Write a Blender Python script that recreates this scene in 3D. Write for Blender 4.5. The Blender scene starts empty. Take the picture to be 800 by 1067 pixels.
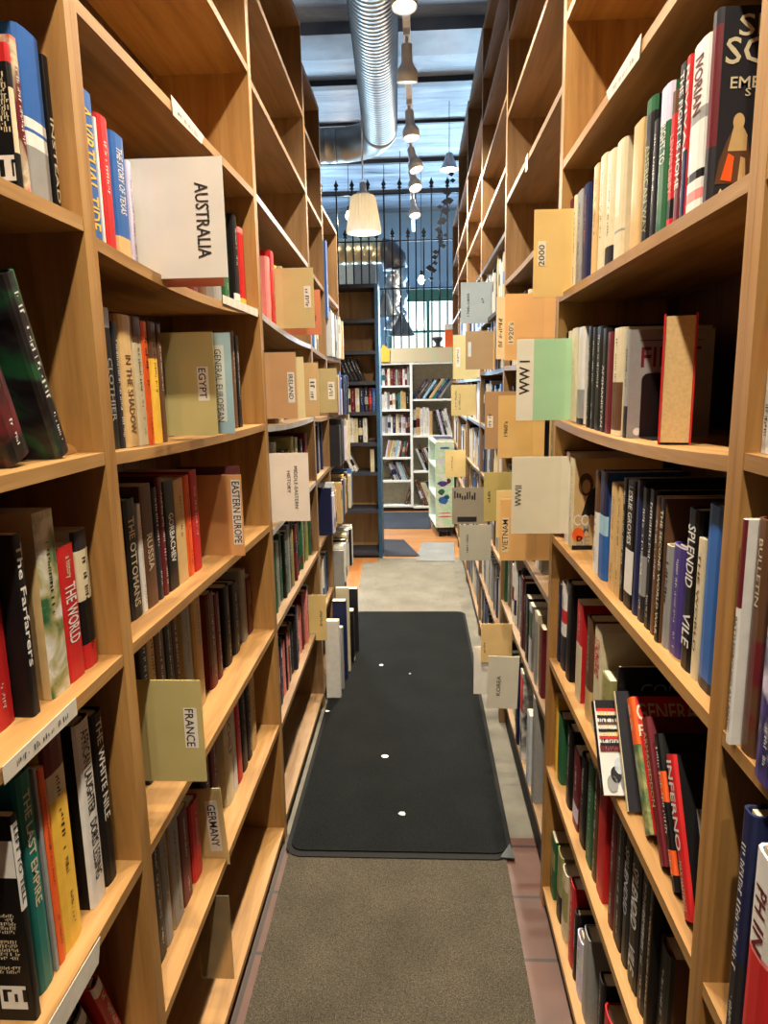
import bpy, bmesh, math, random
from mathutils import Matrix, Vector
random.seed(11)
SC = bpy.context.scene
COL = SC.collection
# ------------------------------------------------------------------ camera
FPX, PITCH, YAW, ROLL = 722.142, -0.185867, -0.052435, -0.017794
CAM = Vector((0, 0, 1.554))
XL, XR = -0.472, 0.357            # the two shelf faces along the aisle
F_ = Vector((math.sin(YAW)*math.cos(PITCH), math.cos(YAW)*math.cos(PITCH), math.sin(PITCH)))
R0 = Vector((math.cos(YAW), -math.sin(YAW), 0)); U0 = R0.cross(F_)
R_ = math.cos(ROLL)*R0 + math.sin(ROLL)*U0
U_ = -math.sin(ROLL)*R0 + math.cos(ROLL)*U0
cam = bpy.data.cameras.new('camera'); camo = bpy.data.objects.new('camera', cam); COL.objects.link(camo)
camo.matrix_world = Matrix(((R_.x, U_.x, -F_.x, CAM.x), (R_.y, U_.y, -F_.y, CAM.y), (R_.z, U_.z, -F_.z, CAM.z), (0, 0, 0, 1)))
cam.sensor_fit = 'VERTICAL'; cam.sensor_height = 36; cam.lens = FPX/1067*36; cam.clip_start = 0.02
SC.camera = camo

def ray(u, v): return F_ + R_*((u-400)/FPX) - U_*((v-533.5)/FPX)
def onx(u, v, X): d = ray(u, v); return CAM + d*(X/d.x)
def ony(u, v, Y): d = ray(u, v); return CAM + d*(Y/d.y)
def onz(u, v, Z=0.): d = ray(u, v); return CAM + d*((Z-CAM.z)/d.z)
def proj(p):
    d = Vector(p)-CAM; z = d.dot(F_); return 400+FPX*d.dot(R_)/z, 533.5-FPX*d.dot(U_)/z
def y_at(u, X, z):                # depth of a point on a shelf face measured across the photograph
    a, b = (0.3, 14.0)
    for _ in range(40):
        m = .5*(a+b); q = proj((X, m, z))[0]
        if (q < u) == (X < 0): a = m
        else: b = m
    return .5*(a+b)
def z_at(v, X, Y): 
    a, b = -1., 5.
    for _ in range(36):
        m = .5*(a+b)
        if proj((X, Y, m))[1] > v: a = m
        else: b = m
    return .5*(a+b)

# ------------------------------------------------------------------ materials
PAL = dict(black=(13,12,14), charcoal=(36,35,40), navy=(28,36,74), blue=(44,92,160), paleblue=(150,190,212), teal=(16,104,98),
 green=(38,92,58), olive=(150,146,92), tan=(196,164,112), cream=(204,192,160), white=(212,210,204), gray=(140,140,138), red=(186,34,36),
 maroon=(96,26,34), orange=(226,92,36), yellow=(226,180,66), brown=(92,62,42), pink=(226,128,124), purple=(66,54,120), mint=(160,212,170),
 silver=(186,192,198), lilac=(200,192,214))
NAME = dict(paleblue='pale blue', mint='mint green', navy='navy blue', maroon='dark red', gray='grey', charcoal='charcoal grey')
def lin(c):
    r = []
    for x in c:
        x = x/255.; r.append(x/12.92 if x <= .04045 else ((x+.055)/1.055)**2.4)
    return (*r, 1.)
_m = {}
def newmat(name):
    m = bpy.data.materials.new(name); m.use_nodes = True
    nt = m.node_tree; b = nt.nodes['Principled BSDF']; return m, nt, b
def N(nt, t, **k):
    n = nt.nodes.new(t)
    for a, v in k.items():
        if a in n.inputs: n.inputs[a].default_value = v
        else: setattr(n, a, v)
    return n
def ramp(nt, stops, interp='LINEAR'):
    r = nt.nodes.new('ShaderNodeValToRGB'); r.color_ramp.interpolation = interp
    e = r.color_ramp.elements
    while len(e) < len(stops): e.new(.5)
    for i, (p, c) in enumerate(stops): e[i].position = p; e[i].color = c
    return r
def mat(color, rough=.45, metal=0., var=.10, bump=0., scale=30., coat=0., trans=0., name=None):
    """plain surface with slight procedural variation"""
    c = PAL.get(color, color) if isinstance(color, str) else color
    key = (c, rough, metal, var, bump, scale, coat, trans)
    if key in _m: return _m[key]
    m, nt, b = newmat(name or 'surface_%d' % len(_m))
    L = nt.links
    tc = N(nt, 'ShaderNodeTexCoord'); no = N(nt, 'ShaderNodeTexNoise', Scale=scale, Detail=5.)
    L.new(tc.outputs['Object'], no.inputs['Vector'])
    base = lin(c); lo = tuple(x*(1-var) for x in base[:3])+(1.,); hi = tuple(min(1, x*(1+var)) for x in base[:3])+(1.,)
    r = ramp(nt, [(.3, lo), (.7, hi)]); L.new(no.outputs['Fac'], r.inputs['Fac']); L.new(r.outputs['Color'], b.inputs['Base Color'])
    b.inputs['Roughness'].default_value = rough; b.inputs['Metallic'].default_value = metal
    b.inputs['Coat Weight'].default_value = coat; b.inputs['Transmission Weight'].default_value = trans
    if bump:
        bp = N(nt, 'ShaderNodeBump', Strength=bump, Distance=.01); L.new(no.outputs['Fac'], bp.inputs['Height']); L.new(bp.outputs['Normal'], b.inputs['Normal'])
    _m[key] = m; return m
def pic_mat(c1, c2, c3, scale=18., seed=0.):
    """printed picture on a jacket: soft blotches of three inks"""
    key = ('pic', c1, c2, c3, scale, seed)
    if key in _m: return _m[key]
    m, nt, b = newmat('printed_jacket_%d' % len(_m)); L = nt.links
    tc = N(nt, 'ShaderNodeTexCoord'); mp = N(nt, 'ShaderNodeMapping'); mp.inputs['Location'].default_value = (seed, seed*2, seed*.7)
    no = N(nt, 'ShaderNodeTexNoise', Scale=scale, Detail=6., Distortion=.6)
    L.new(tc.outputs['Object'], mp.inputs[0]); L.new(mp.outputs[0], no.inputs['Vector'])
    r = ramp(nt, [(.36, lin(PAL[c1])), (.47, lin(PAL[c2])), (.60, lin(PAL[c3]))]); L.new(no.outputs['Fac'], r.inputs['Fac'])
    L.new(r.outputs['Color'], b.inputs['Base Color']); b.inputs['Roughness'].default_value = .35
    _m[key] = m; return m
def wood(name, c1, c2, c3, axis='Y', rough=.5, scale=1., knots=True):
    """sawn boards: grain runs along AXIS"""
    key = ('wood', name)
    if key in _m: return _m[key]
    m, nt, b = newmat(name); L = nt.links
    tc = N(nt, 'ShaderNodeTexCoord'); mp = N(nt, 'ShaderNodeMapping')
    s = dict(X=(.9, 14, 14), Y=(14, .9, 14), Z=(14, 14, .9))[axis]
    mp.inputs['Scale'].default_value = tuple(x*scale for x in s)
    L.new(tc.outputs['Object'], mp.inputs[0])
    n1 = N(nt, 'ShaderNodeTexNoise', Scale=1.1, Detail=7., Roughness=.62, Distortion=1.2); L.new(mp.outputs[0], n1.inputs['Vector'])
    n2 = N(nt, 'ShaderNodeTexNoise', Scale=7., Detail=3., Roughness=.6); L.new(mp.outputs[0], n2.inputs['Vector'])
    n3 = N(nt, 'ShaderNodeTexNoise', Scale=2.3, Detail=2.); L.new(tc.outputs['Object'], n3.inputs['Vector'])
    r = ramp(nt, [(.28, lin(c1)), (.5, lin(c2)), (.74, lin(c3))]); L.new(n1.outputs['Fac'], r.inputs['Fac'])
    r2 = ramp(nt, [(.35, (.80, .78, .74, 1)), (.6, (1, 1, 1, 1))]); L.new(n2.outputs['Fac'], r2.inputs['Fac'])
    r3 = ramp(nt, [(.3, (.86, .84, .80, 1)), (.7, (1.04, 1.02, 1.0, 1))]); L.new(n3.outputs['Fac'], r3.inputs['Fac'])
    mx = N(nt, 'ShaderNodeMix', data_type='RGBA', blend_type='MULTIPLY'); mx.inputs['Factor'].default_value = .55
    L.new(r.outputs['Color'], mx.inputs['A']); L.new(r2.outputs['Color'], mx.inputs['B'])
    mx2 = N(nt, 'ShaderNodeMix', data_type='RGBA', blend_type='MULTIPLY'); mx2.inputs['Factor'].default_value = .8
    L.new(mx.outputs['Result'], mx2.inputs['A']); L.new(r3.outputs['Color'], mx2.inputs['B'])
    L.new(mx2.outputs['Result'], b.inputs['Base Color']); b.inputs['Roughness'].default_value = rough
    bp = N(nt, 'ShaderNodeBump', Strength=.12, Distance=.004); L.new(n2.outputs['Fac'], bp.inputs['Height']); L.new(bp.outputs['Normal'], b.inputs['Normal'])
    _m[key] = m; return m
def emit(name, c, strength):
    m, nt, b = newmat(name); b.inputs['Base Color'].default_value = (.9, .9, .9, 1)
    b.inputs['Emission Color'].default_value = lin(c); b.inputs['Emission Strength'].default_value = strength; return m
def clear_plastic():
    if 'clear' in _m: return _m['clear']
    m, nt, b = newmat('clear_plastic'); L = nt.links
    t = N(nt, 'ShaderNodeBsdfTransparent'); t.inputs['Color'].default_value = (.98, .98, .97, 1)
    g = N(nt, 'ShaderNodeBsdfGlossy', Roughness=.15)
    ms = N(nt, 'ShaderNodeMixShader'); ms.inputs[0].default_value = .05; L.new(t.outputs[0], ms.inputs[1]); L.new(g.outputs[0], ms.inputs[2])
    L.new(ms.outputs[0], nt.nodes['Material Output'].inputs['Surface']); _m['clear'] = m; return m

PINE_V = wood('pine_board_upright', (136, 94, 46), (166, 122, 66), (182, 142, 84), 'Z')
PINE_H = wood('pine_board_shelf', (134, 96, 50), (170, 128, 74), (188, 150, 96), 'Y')
FAR_V = wood('older_shaded_board_upright', (112, 84, 54), (144, 112, 74), (160, 130, 92), 'Z')  # older, greyer far-case pine; cool light and underside shade put into its colour
FAR_H = wood('older_shaded_board_shelf', (110, 84, 56), (140, 110, 76), (158, 130, 96), 'Y')
FAR_B = wood('older_shaded_back_boards', (58, 42, 34), (76, 58, 46), (92, 72, 56), 'Z')
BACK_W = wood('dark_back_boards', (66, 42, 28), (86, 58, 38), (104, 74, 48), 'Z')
BLUEP = mat((34, 74, 106), .45, var=.15, bump=.1, name='blue_paint')
DARKP = mat((44, 48, 58), .5, var=.2, bump=.1, name='dark_grey_paint')
WHITEP = mat((232, 236, 230), .5, name='white_paint')
PAPER = mat((206, 194, 166), .8, var=.08, scale=200., name='book_pages')
INK = mat((28, 26, 26), .7, name='black_ink')
TAPE = mat((214, 214, 206), .4, name='shelf_tape')

# ------------------------------------------------------------------ mesh helpers
class MB:
    def __init__(s): s.v = []; s.f = []; s.mi = []; s.ms = []; s.sm = []
    def mat(s, m):
        if m not in s.ms: s.ms.append(m)
        return s.ms.index(m)
    def quad(s, pts, m, smooth=False):
        n = len(s.v); s.v += [tuple(p) for p in pts]; s.f.append(tuple(range(n, n+len(pts)))); s.mi.append(s.mat(m)); s.sm.append(smooth)
    def box(s, a, b, m):
        (x0, y0, z0), (x1, y1, z1) = a, b
        n = len(s.v); i = s.mat(m)
        s.v += [(x0,y0,z0),(x1,y0,z0),(x1,y1,z0),(x0,y1,z0),(x0,y0,z1),(x1,y0,z1),(x1,y1,z1),(x0,y1,z1)]
        for f in ((0,3,2,1),(4,5,6,7),(0,1,5,4),(1,2,6,5),(2,3,7,6),(3,0,4,7)):
            s.f.append(tuple(n+k for k in f)); s.mi.append(i); s.sm.append(False)
    def prism(s, poly, lo, hi, m, axis='Y'):
        """convex or concave polygon (2D) swept along an axis"""
        P = {'Y': lambda a, b, t: (a, t, b), 'X': lambda a, b, t: (t, a, b), 'Z': lambda a, b, t: (a, b, t)}[axis]
        n = len(s.v); k = len(poly); i = s.mat(m)
        s.v += [P(a, b, lo) for a, b in poly]+[P(a, b, hi) for a, b in poly]
        s.f.append(tuple(range(n, n+k))); s.f.append(tuple(range(n+2*k-1, n+k-1, -1)))
        for j in range(k):
            q = (j+1) % k; s.f.append((n+j, n+k+j, n+k+q, n+q))
        s.mi += [i]*(k+2); s.sm += [False]*(k+2)
    def tube(s, pts, r, m, seg=16, caps=True, smooth=True):
        """sweep a circle along points; r is a number or a list"""
        i = s.mat(m); pts = [Vector(p) for p in pts]; rings = []
        up = Vector((0, 0, 1))
        t0 = (pts[1]-pts[0]).normalized()
        a = t0.cross(up)
        if a.length < 1e-3: a = t0.cross(Vector((1, 0, 0)))
        a.normalize()
        for k, p in enumerate(pts):
            t = (pts[min(k+1, len(pts)-1)]-pts[max(k-1, 0)]).normalized()
            a = (a-t*a.dot(t)).normalized(); b = t.cross(a)
            rr = r[k] if isinstance(r, (list, tuple)) else r
            n = len(s.v); s.v += [tuple(p+(a*math.cos(q)+b*math.sin(q))*rr) for q in (2*math.pi*j/seg for j in range(seg))]; rings.append(n)
        for k in range(len(rings)-1):
            for j in range(seg):
                q = (j+1) % seg; s.f.append((rings[k]+j, rings[k]+q, rings[k+1]+q, rings[k+1]+j)); s.mi.append(i); s.sm.append(smooth)
        if caps:
            s.f.append(tuple(rings[0]+j for j in reversed(range(seg)))); s.f.append(tuple(rings[-1]+j for j in range(seg))); s.mi += [i, i]; s.sm += [False, False]
    def lathe(s, prof, m, seg=24, c=(0, 0, 0), flute=0., nf=0):
        """profile of (radius, z) turned about a vertical axis; flutes give pleats"""
        i = s.mat(m); rings = []
        for r, z in prof:
            n = len(s.v)
            for j in range(seg):
                q = 2*math.pi*j/seg; rr = r*(1+flute*math.cos(nf*q)) if nf else r
                s.v.append((c[0]+rr*math.cos(q), c[1]+rr*math.sin(q), c[2]+z))
            rings.append(n)
        for k in range(len(rings)-1):
            for j in range(seg):
                q = (j+1) % seg; s.f.append((rings[k]+j, rings[k]+q, rings[k+1]+q, rings[k+1]+j)); s.mi.append(i); s.sm.append(True)
    def build(s, name, parent=None, M=None, bevel=0.):
        me = bpy.data.meshes.new(name); me.from_pydata(s.v, [], s.f)
        for m in s.ms: me.materials.append(m)
        me.polygons.foreach_set('material_index', s.mi); me.polygons.foreach_set('use_smooth', s.sm); me.update()
        bm = bmesh.new(); bm.from_mesh(me); bmesh.ops.remove_doubles(bm, verts=bm.verts, dist=1e-6); bmesh.ops.recalc_face_normals(bm, faces=bm.faces); bm.to_mesh(me); bm.free()
        o = bpy.data.objects.new(name, me); COL.objects.link(o)
        if parent: o.parent = parent
        if M is not None: o.matrix_world = M if not parent else (parent.matrix_world @ M)
        if bevel:
            b = o.modifiers.new('edge_round', 'BEVEL'); b.width = bevel; b.segments = 2; b.limit_method = 'ANGLE'
        return o
def tag(o, label=None, cat=None, group=None, kind=None):
    if label: o['label'] = label
    if cat: o['category'] = cat
    if group: o['group'] = group
    if kind: o['kind'] = kind
    return o
def empty(name, loc=(0, 0, 0)):
    e = bpy.data.objects.new(name, None); COL.objects.link(e); e.location = loc; e.empty_display_size = .05; return e
def place(o, M): o.matrix_world = M
def child(mb, name, root, M=None):
    """mesh given in world coordinates, parented to a root that sits somewhere"""
    o = mb.build(name); o.parent = root; o.matrix_parent_inverse = root.matrix_basis.inverted(); return o

_tx = {}
def text_geo(s, bold=0.):
    k = (s, bold)
    if k in _tx: return _tx[k]
    cu = bpy.data.curves.new('lettering', 'FONT'); cu.body = s; cu.size = 1; cu.resolution_u = 2; cu.offset = bold
    ob = bpy.data.objects.new('lettering', cu); me = bpy.data.meshes.new_from_object(ob)
    v = [(p.co.x, p.co.y) for p in me.vertices]; f = [tuple(p.vertices) for p in me.polygons]
    bpy.data.objects.remove(ob); bpy.data.curves.remove(cu); bpy.data.meshes.remove(me)
    x0 = min(a for a, _ in v); x1 = max(a for a, _ in v); y0 = min(b for _, b in v); y1 = max(b for _, b in v)
    _tx[k] = ([(a-.5*(x0+x1), b-.5*(y0+y1)) for a, b in v], f, x1-x0, y1-y0); return _tx[k]
def put_text(mb, s, org, ax, ay, w, h, m, bold=0., stretch=1.35):
    """lettering centred on ORG, running along AX with letter tops towards AY, fitted into w by h"""
    v, f, tw, th = text_geo(s, bold); sx = w/tw; sy = h/th
    sx = min(sx, sy*stretch); sy = min(sy, sx*stretch*1.4)
    org, ax, ay = Vector(org), Vector(ax), Vector(ay); n = len(mb.v); i = mb.mat(m)
    mb.v += [tuple(org+ax*(a*sx)+ay*(b*sy)) for a, b in v]
    for q in f: mb.f.append(tuple(n+k for k in q)); mb.mi.append(i); mb.sm.append(False)
def put_scribble(mb, org, ax, ay, w, h, m, rnd, dens=.8):
    """lettering too small to read: a run of broken strokes"""
    org, ax, ay = Vector(org), Vector(ax), Vector(ay); x = -w/2
    while x < w/2:
        b = h*rnd.uniform(.12, .34); 
        if rnd.random() < dens:
            y0 = -h/2 if rnd.random() < .8 else -h*.1; y1 = h/2 if rnd.random() < .7 else h*.15
            mb.quad([org+ax*x+ay*y0, org+ax*(x+b)+ay*y0, org+ax*(x+b)+ay*y1, org+ax*x+ay*y1], m)
            if rnd.random() < .5: mb.quad([org+ax*(x+b)+ay*(y1-h*.2), org+ax*(x+2*b)+ay*(y1-h*.2), org+ax*(x+2*b)+ay*y1, org+ax*(x+b)+ay*y1], m)
        x += b*2.1+h*.12

# ------------------------------------------------------------------ books
SPR = random.Random(5)
def jacket(c, kind='jacket'):
    m = mat(c, {'jacket': .46, 'cloth': .7, 'paper': .5}[kind], var=.07, scale=40.); m.node_tree.nodes['Principled BSDF'].inputs['Specular IOR Level'].default_value = .3; return m
def book(M, t, h, d, color, label, group=None, bands=(), title=None, tcol=None, scrib=True, hard=None, cover=None, pic=None,
         covertext=None, near=1, fore=False, tfit=.82, tspan=(.06, .94), name='book', covers=None, seed=None, barcode=None, block=None):
    """M puts the local frame (thickness X, depth Y behind the spine, height Z) on the shelf."""
    rnd = random.Random(seed if seed is not None else SPR.random())
    hard = (t > .02 and rnd.random() < .7) if hard is None else hard
    bt = min(.0028, t*.16) if hard else min(.0009, t*.08); over = .003 if hard else .0
    base = PAL[color]; jm = jacket(color) if pic is None else pic_mat(*pic, seed=round(rnd.random()*9, 2))
    cm = jacket(cover) if cover else jm
    zl = sorted({0., 1., *[b[0] for b in bands], *[b[1] for b in bands]})
    # outline of the case in plan: outer and inner polylines with the same count
    rs = min(.006, t*.22) if hard else min(.002, t*.1)
    so = [(-t/2, d), (-t/2, rs*1.2), (-t/2+t*.08, rs*.35), (-t*.2, 0), (t*.2, 0), (t/2-t*.08, rs*.35), (t/2, rs*1.2), (t/2, d)]
    si = [(-t/2+bt, d), (-t/2+bt, rs*1.2+bt), (-t/2+t*.08+bt, rs*.35+bt), (-t*.2+bt*.2, bt), (t*.2-bt*.2, bt), (t/2-t*.08-bt, rs*.35+bt), (t/2-bt, rs*1.2+bt), (t/2-bt, d)]
    mb = MB(); n = len(so)
    def bm_(z, k):
        if k in (0, n-2): 
            m = cm
        else: m = jm
        for b in bands:
            if b[0]-1e-6 <= z <= b[1]+1e-6 and (k not in (0, n-2) or (len(b) > 3 and b[3])): return jacket(b[2])
        return m
    for a, b in zip(zl[:-1], zl[1:]):
        za, zb = a*h, b*h; zm = .5*(a+b)
        for k in range(n-1):
            p, q = so[k], so[k+1]; mb.quad([(*p, za), (*q, za), (*q, zb), (*p, zb)], bm_(zm, k), 1 <= k <= n-3 and False)
            p, q = si[k], si[k+1]; mb.quad([(*q, za), (*p, za), (*p, zb), (*q, zb)], cm)
        for p, q in ((so[0], si[0]), (si[-1], so[-1])): mb.quad([(*p, za), (*q, za), (*q, zb), (*p, zb)], cm)
    for z in (0, h):
        for k in range(n-1): mb.quad([(*so[k], z), (*so[k+1], z), (*si[k+1], z), (*si[k], z)], cm)
    o = mb.build(name, M=M); tag(o, label, 'book', group)
    pb = MB(); e = .0003
    pb.box((-t/2+bt+e, rs*1.2+bt+.0006, over), (t/2-bt-e, d-over-.0005, h-over-.0003), PAPER if block is None else mat(block, .8, scale=200.))
    pg = pb.build('pages'); pg.parent = o
    # lettering on the spine
    tm = jacket(tcol or ('white' if sum(base) < 330 else 'black'))
    y = -.0005
    def fix(mb_, nm):
        if mb_.f: l = mb_.build(nm); l.parent = o
    if title:
        parts = title if isinstance(title, list) else [(title, tspan[0], tspan[1], tfit)]
        for s in parts:
            st, a, b, fit = s[:4]; m2 = jacket(s[4]) if len(s) > 4 else tm; lb = MB()
            zc = h*(1-(a+b)/2); put_text(lb, st, (0, y, zc), (0, 0, -1), (1, 0, 0), h*(b-a), t*fit*.8, m2, bold=.012, stretch=2.4); fix(lb, 'spine_lettering')
    elif scrib and t > .008:
        a = rnd.uniform(.08, .2); b = rnd.uniform(.5, .72); lb = MB()
        put_scribble(lb, (0, y, h*(1-(a+b)/2)), (0, 0, -1), (1, 0, 0), h*(b-a), min(t*.38, .010)*rnd.uniform(.6, 1), tm, rnd); fix(lb, 'spine_lettering')
        if rnd.random() < .6: lb = MB(); put_scribble(lb, (t*.05, y, h*.17), (0, 0, -1), (1, 0, 0), h*.16, min(t*.26, .006), tm, rnd); fix(lb, 'publisher_mark')
    if covertext:
        pb_ = MB(); sx = near*(t/2+.0005); ax = (0, near, 0)
        for e in covertext:
            cb = pb_ if e[0] in ('oval', 'box', 'poly') else MB()
            s, yy, zz, w, hh, c = e if e[0] != 'poly' else (e[0], e[2], e[3], e[1], 0, e[6])
            if s == 'oval':
                mm = jacket(c); cb.quad([(sx, yy*d+w*.5*math.cos(k*.3927), zz*h+hh*.5*math.sin(k*.3927)) for k in range(16)], mm)
            elif s == 'box':
                cb.quad([(sx, yy*d-w/2, zz*h-hh/2), (sx, yy*d+w/2, zz*h-hh/2), (sx, yy*d+w/2, zz*h+hh/2), (sx, yy*d-w/2, zz*h+hh/2)], jacket(c)); sx += near*.0002
            elif s == 'scrib': put_scribble(cb, (sx, yy*d, zz*h), ax, (0, 0, 1), w, hh, jacket(c), rnd, .95)
            elif s == 'poly':
                cb.quad([(sx, d*(yy+a), h*(zz+b)) for a, b in w], jacket(c)); sx += near*.0002
            else: put_text(cb, s, (sx, yy*d, zz*h), ax, (0, 0, 1), w, hh, jacket(c), bold=.01)
            if cb is not pb_: fix(cb, 'cover_lettering')
        fix(pb_, 'cover_picture')
    return o
def stand(side, Y, z, X, lean=0., t=.02, fore=False):
    """matrix for a book upright (or leaning by LEAN radians along the shelf) whose spine is at X"""
    rot = (math.pi/2 if side == 'L' else -math.pi/2 if side == 'R' else 0) + (math.pi if fore else 0)
    M = Matrix.Rotation(rot, 4, 'Z')
    if lean:
        M = Matrix.Rotation(lean, 4, 'X') @ M
        z += abs(math.sin(lean))*t/2
    return Matrix.Translation((X, Y, z)) @ M
ORD = 'first second third fourth fifth sixth seventh eighth ninth tenth eleventh twelfth thirteenth fourteenth fifteenth sixteenth seventeenth eighteenth nineteenth twentieth'.split()
TENS = {20: 'twenty', 30: 'thirty', 40: 'forty'}
def ordw(i):
    if i < 20: return ORD[i]
    return TENS[(i+1)//10*10]+'-'+ORD[i % 10] if (i+1) % 10 else {30: 'thirtieth', 40: 'fortieth'}[i+1]
def cname(c): return NAME.get(c, c)
def row(side, shelf, entries, X, phrase, group, d=.165, order='near'):
    """a run of books measured on the photograph: (u near side, u far side, v of the top, colour, options).
    SHELF(y) gives the height of the board."""
    out = []; prev = -9.
    items = entries
    for i, e in enumerate(items):
        u0, u1, vt, c = e[:4]; o = dict(e[4]) if len(e) > 4 else {}
        xs = X + o.pop('dx', 0.)
        Y0 = y_at(u0, xs, 1e-3 + o.get('zz', shelf(1.4)+.12)) if u0 is not None else prev
        Y1 = y_at(u1, xs, o.get('zz', shelf(1.4)+.12)); o.pop('zz', None)
        Y0 = max(Y0, prev+.0004, getattr(shelf, 'lo', -9)+.0012); Y1 = max(Y1, Y0+.007)
        Y1 = min(Y1, getattr(shelf, 'hi', 99)-.0012)
        if Y1-Y0 < .006: continue
        if o.pop('gap', 0): prev = Y1; continue
        Ym = .5*(Y0+Y1); z = max(shelf(Y0), shelf(Y1), shelf(Ym))+.0004
        h = o.pop('h', None) or (max(.12, z_at(vt, xs, Ym)-z) if vt is not None else .22)
        up = getattr(shelf, 'up', None)
        if up: h = min(h, min(up(Y0), up(Y1))-TH-.006-z)
        lean = o.pop('lean', 0.); fc = o.pop('fore', False); lab = o.pop('label', None); dd = o.pop('d', d)
        lab = lab or '%s book, %s from near end of %s' % (cname(c), ordw(i), phrase)
        t = Y1-Y0-.0006
        if t > .06: t = .055; Ym = Y1-t/2-.0006
        bk = book(stand(side, Ym, z, xs, lean, t, fc), t, h, dd, c, lab, group, near=(-1 if side == 'L' else 1), **o)
        out.append(bk); prev = Y1
    return out
RW = ['black', 'black', 'charcoal', 'navy', 'brown', 'maroon', 'cream', 'white', 'gray', 'red', 'tan', 'green', 'black', 'cream', 'blue', 'olive', 'brown', 'charcoal']
def fill(side, shelf, Y0, Y1, X, phrase, group, seed, wid=(.018, .042), hh=(.19, .25), pal=RW, d=.165, cnt0=0, lean=0., skip=0., nolabel=False):
    r = random.Random(seed); y = Y0; i = cnt0
    while y < Y1-.012:
        t = min(r.uniform(*wid), Y1-y-.001)
        if t < .01: break
        c = r.choice(pal); h = r.uniform(*hh); Ym = y+t/2
        if r.random() >= skip:
            bands = ()
            if r.random() < .35:
                a = r.uniform(.05, .7); bands = ((a, a+r.uniform(.08, .3), r.choice(pal)),)
            z = max(shelf(y), shelf(y+t), shelf(Ym))+.0004
            if getattr(shelf, 'up', None): h = min(h, min(shelf.up(y), shelf.up(y+t))-TH-.006-z)
            book(stand(side, Ym, z, X+r.uniform(-.008, .008), lean, t), t-.0006, h, d, c, '%s book, %s from near end of %s' % (cname(c), ordw(i), phrase), group, bands=bands, seed=r.random())
            i += 1
        y += t
    return i

# ------------------------------------------------------------------ bookcases along the aisle
def shelf_fn(y0, y1, z0, z1, sag=0.):
    def f(y):
        f.lo, f.hi = y0, y1
        t = min(1, max(0, (y-y0)/(y1-y0))); return z0+(z1-z0)*t-sag*4*t*(1-t)
    f(y0); return f
TH = .019; DEP = .27
def bookcase(label, side, Y0, Y1, ztop, shelves, kick=True, group=None, low=0., backm=BACK_W, edge=None, face=None):
    """shelves: (z near, z far, sag) heights of the top face"""
    f = face if face is not None else (XL if side == 'L' else XR); s = -1 if side == 'L' else 1
    PV, PH, backm = (FAR_V, FAR_H, FAR_B) if Y0 > 1.8 else (PINE_V, PINE_H, backm)
    root = empty('bookcase', (f+s*DEP/2, .5*(Y0+Y1), 0)); tag(root, label, 'bookcase', group)
    bpy.context.view_layer.update()
    fns = []
    def bx(xa, xb): return (min(xa, xb), max(xa, xb))
    for ya, yb in ((Y0, Y0+TH), (Y1-TH, Y1)):
        mb = MB(); a, b = bx(f, f+s*DEP); mb.box((a, ya+.0002, 0), (b, yb-.0002, ztop), PV); o = child(mb, 'side_panel', root)
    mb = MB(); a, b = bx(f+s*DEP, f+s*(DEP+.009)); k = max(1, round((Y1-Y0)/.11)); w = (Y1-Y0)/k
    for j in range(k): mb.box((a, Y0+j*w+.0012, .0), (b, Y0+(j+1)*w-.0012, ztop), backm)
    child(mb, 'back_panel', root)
    mb = MB(); a, b = bx(f, f+s*DEP); mb.box((a, Y0+TH, ztop-TH), (b, Y1-TH, ztop), PH); child(mb, 'top_board', root)
    for (z0, z1, sag) in shelves:
        fn = shelf_fn(Y0+TH, Y1-TH, z0, z1, sag); fns.append(fn)
        mb = MB(); a, b = bx(f+s*.0005, f+s*(DEP-.0005)); ns = 14 if sag else 1; ya, yb = Y0+TH+.0003, Y1-TH-.0003
        for j in range(ns):
            y, y2 = ya+(yb-ya)*j/ns, ya+(yb-ya)*(j+1)/ns; z, zz = fn(y), fn(y2)
            P = [(a, y, z-TH), (b, y, z-TH), (b, y2, zz-TH), (a, y2, zz-TH), (a, y, z), (b, y, z), (b, y2, zz), (a, y2, zz)]
            fl = [(0, 3, 2, 1), (4, 5, 6, 7), (1, 2, 6, 5), (3, 0, 4, 7)] + ([(0, 1, 5, 4)] if j == 0 else []) + ([(2, 3, 7, 6)] if j == ns-1 else [])
            for q in fl: mb.quad([P[w_] for w_ in q], (edge if edge and .9 < z0 < 2.3 and q == ((1, 2, 6, 5) if s < 0 else (3, 0, 4, 7)) else PH))
        fn.obj = child(mb, 'shelf', root)
    if kick:
        mb = MB(); a, b = bx(f+s*.03, f+s*.045); mb.box((a, Y0+TH, 0), (b, Y1-TH, shelves[0][0]-TH-.0005), mat((34, 26, 20), .7, name='kick_board')); child(mb, 'kick_board', root)
    for a_, b_ in zip(fns[:-1], fns[1:]): a_.up = b_
    return root, fns
YL = [-.06, 1.037, 2.137, 3.135, 3.632, 4.262, 5.36]
YR = [-.33, .80, 1.866, 3.0, 4.12, 5.28, 6.43, 7.5]
EDGE = mat((150, 158, 172), .35, var=.15, name='taped_edge')
LA, fA = bookcase('pine bookcase nearest the camera on the left, cut by the left picture edge', 'L', YL[0], YL[1], 3.40, [(.065,.065,0), (.43,.43,0), (.768,.768,0), (1.135,1.135,0), (1.457,1.457,0), (1.79,1.79,0), (2.10,2.10,0), (2.43,2.43,0), (2.76,2.76,0), (3.08,3.08,0)])
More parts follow.
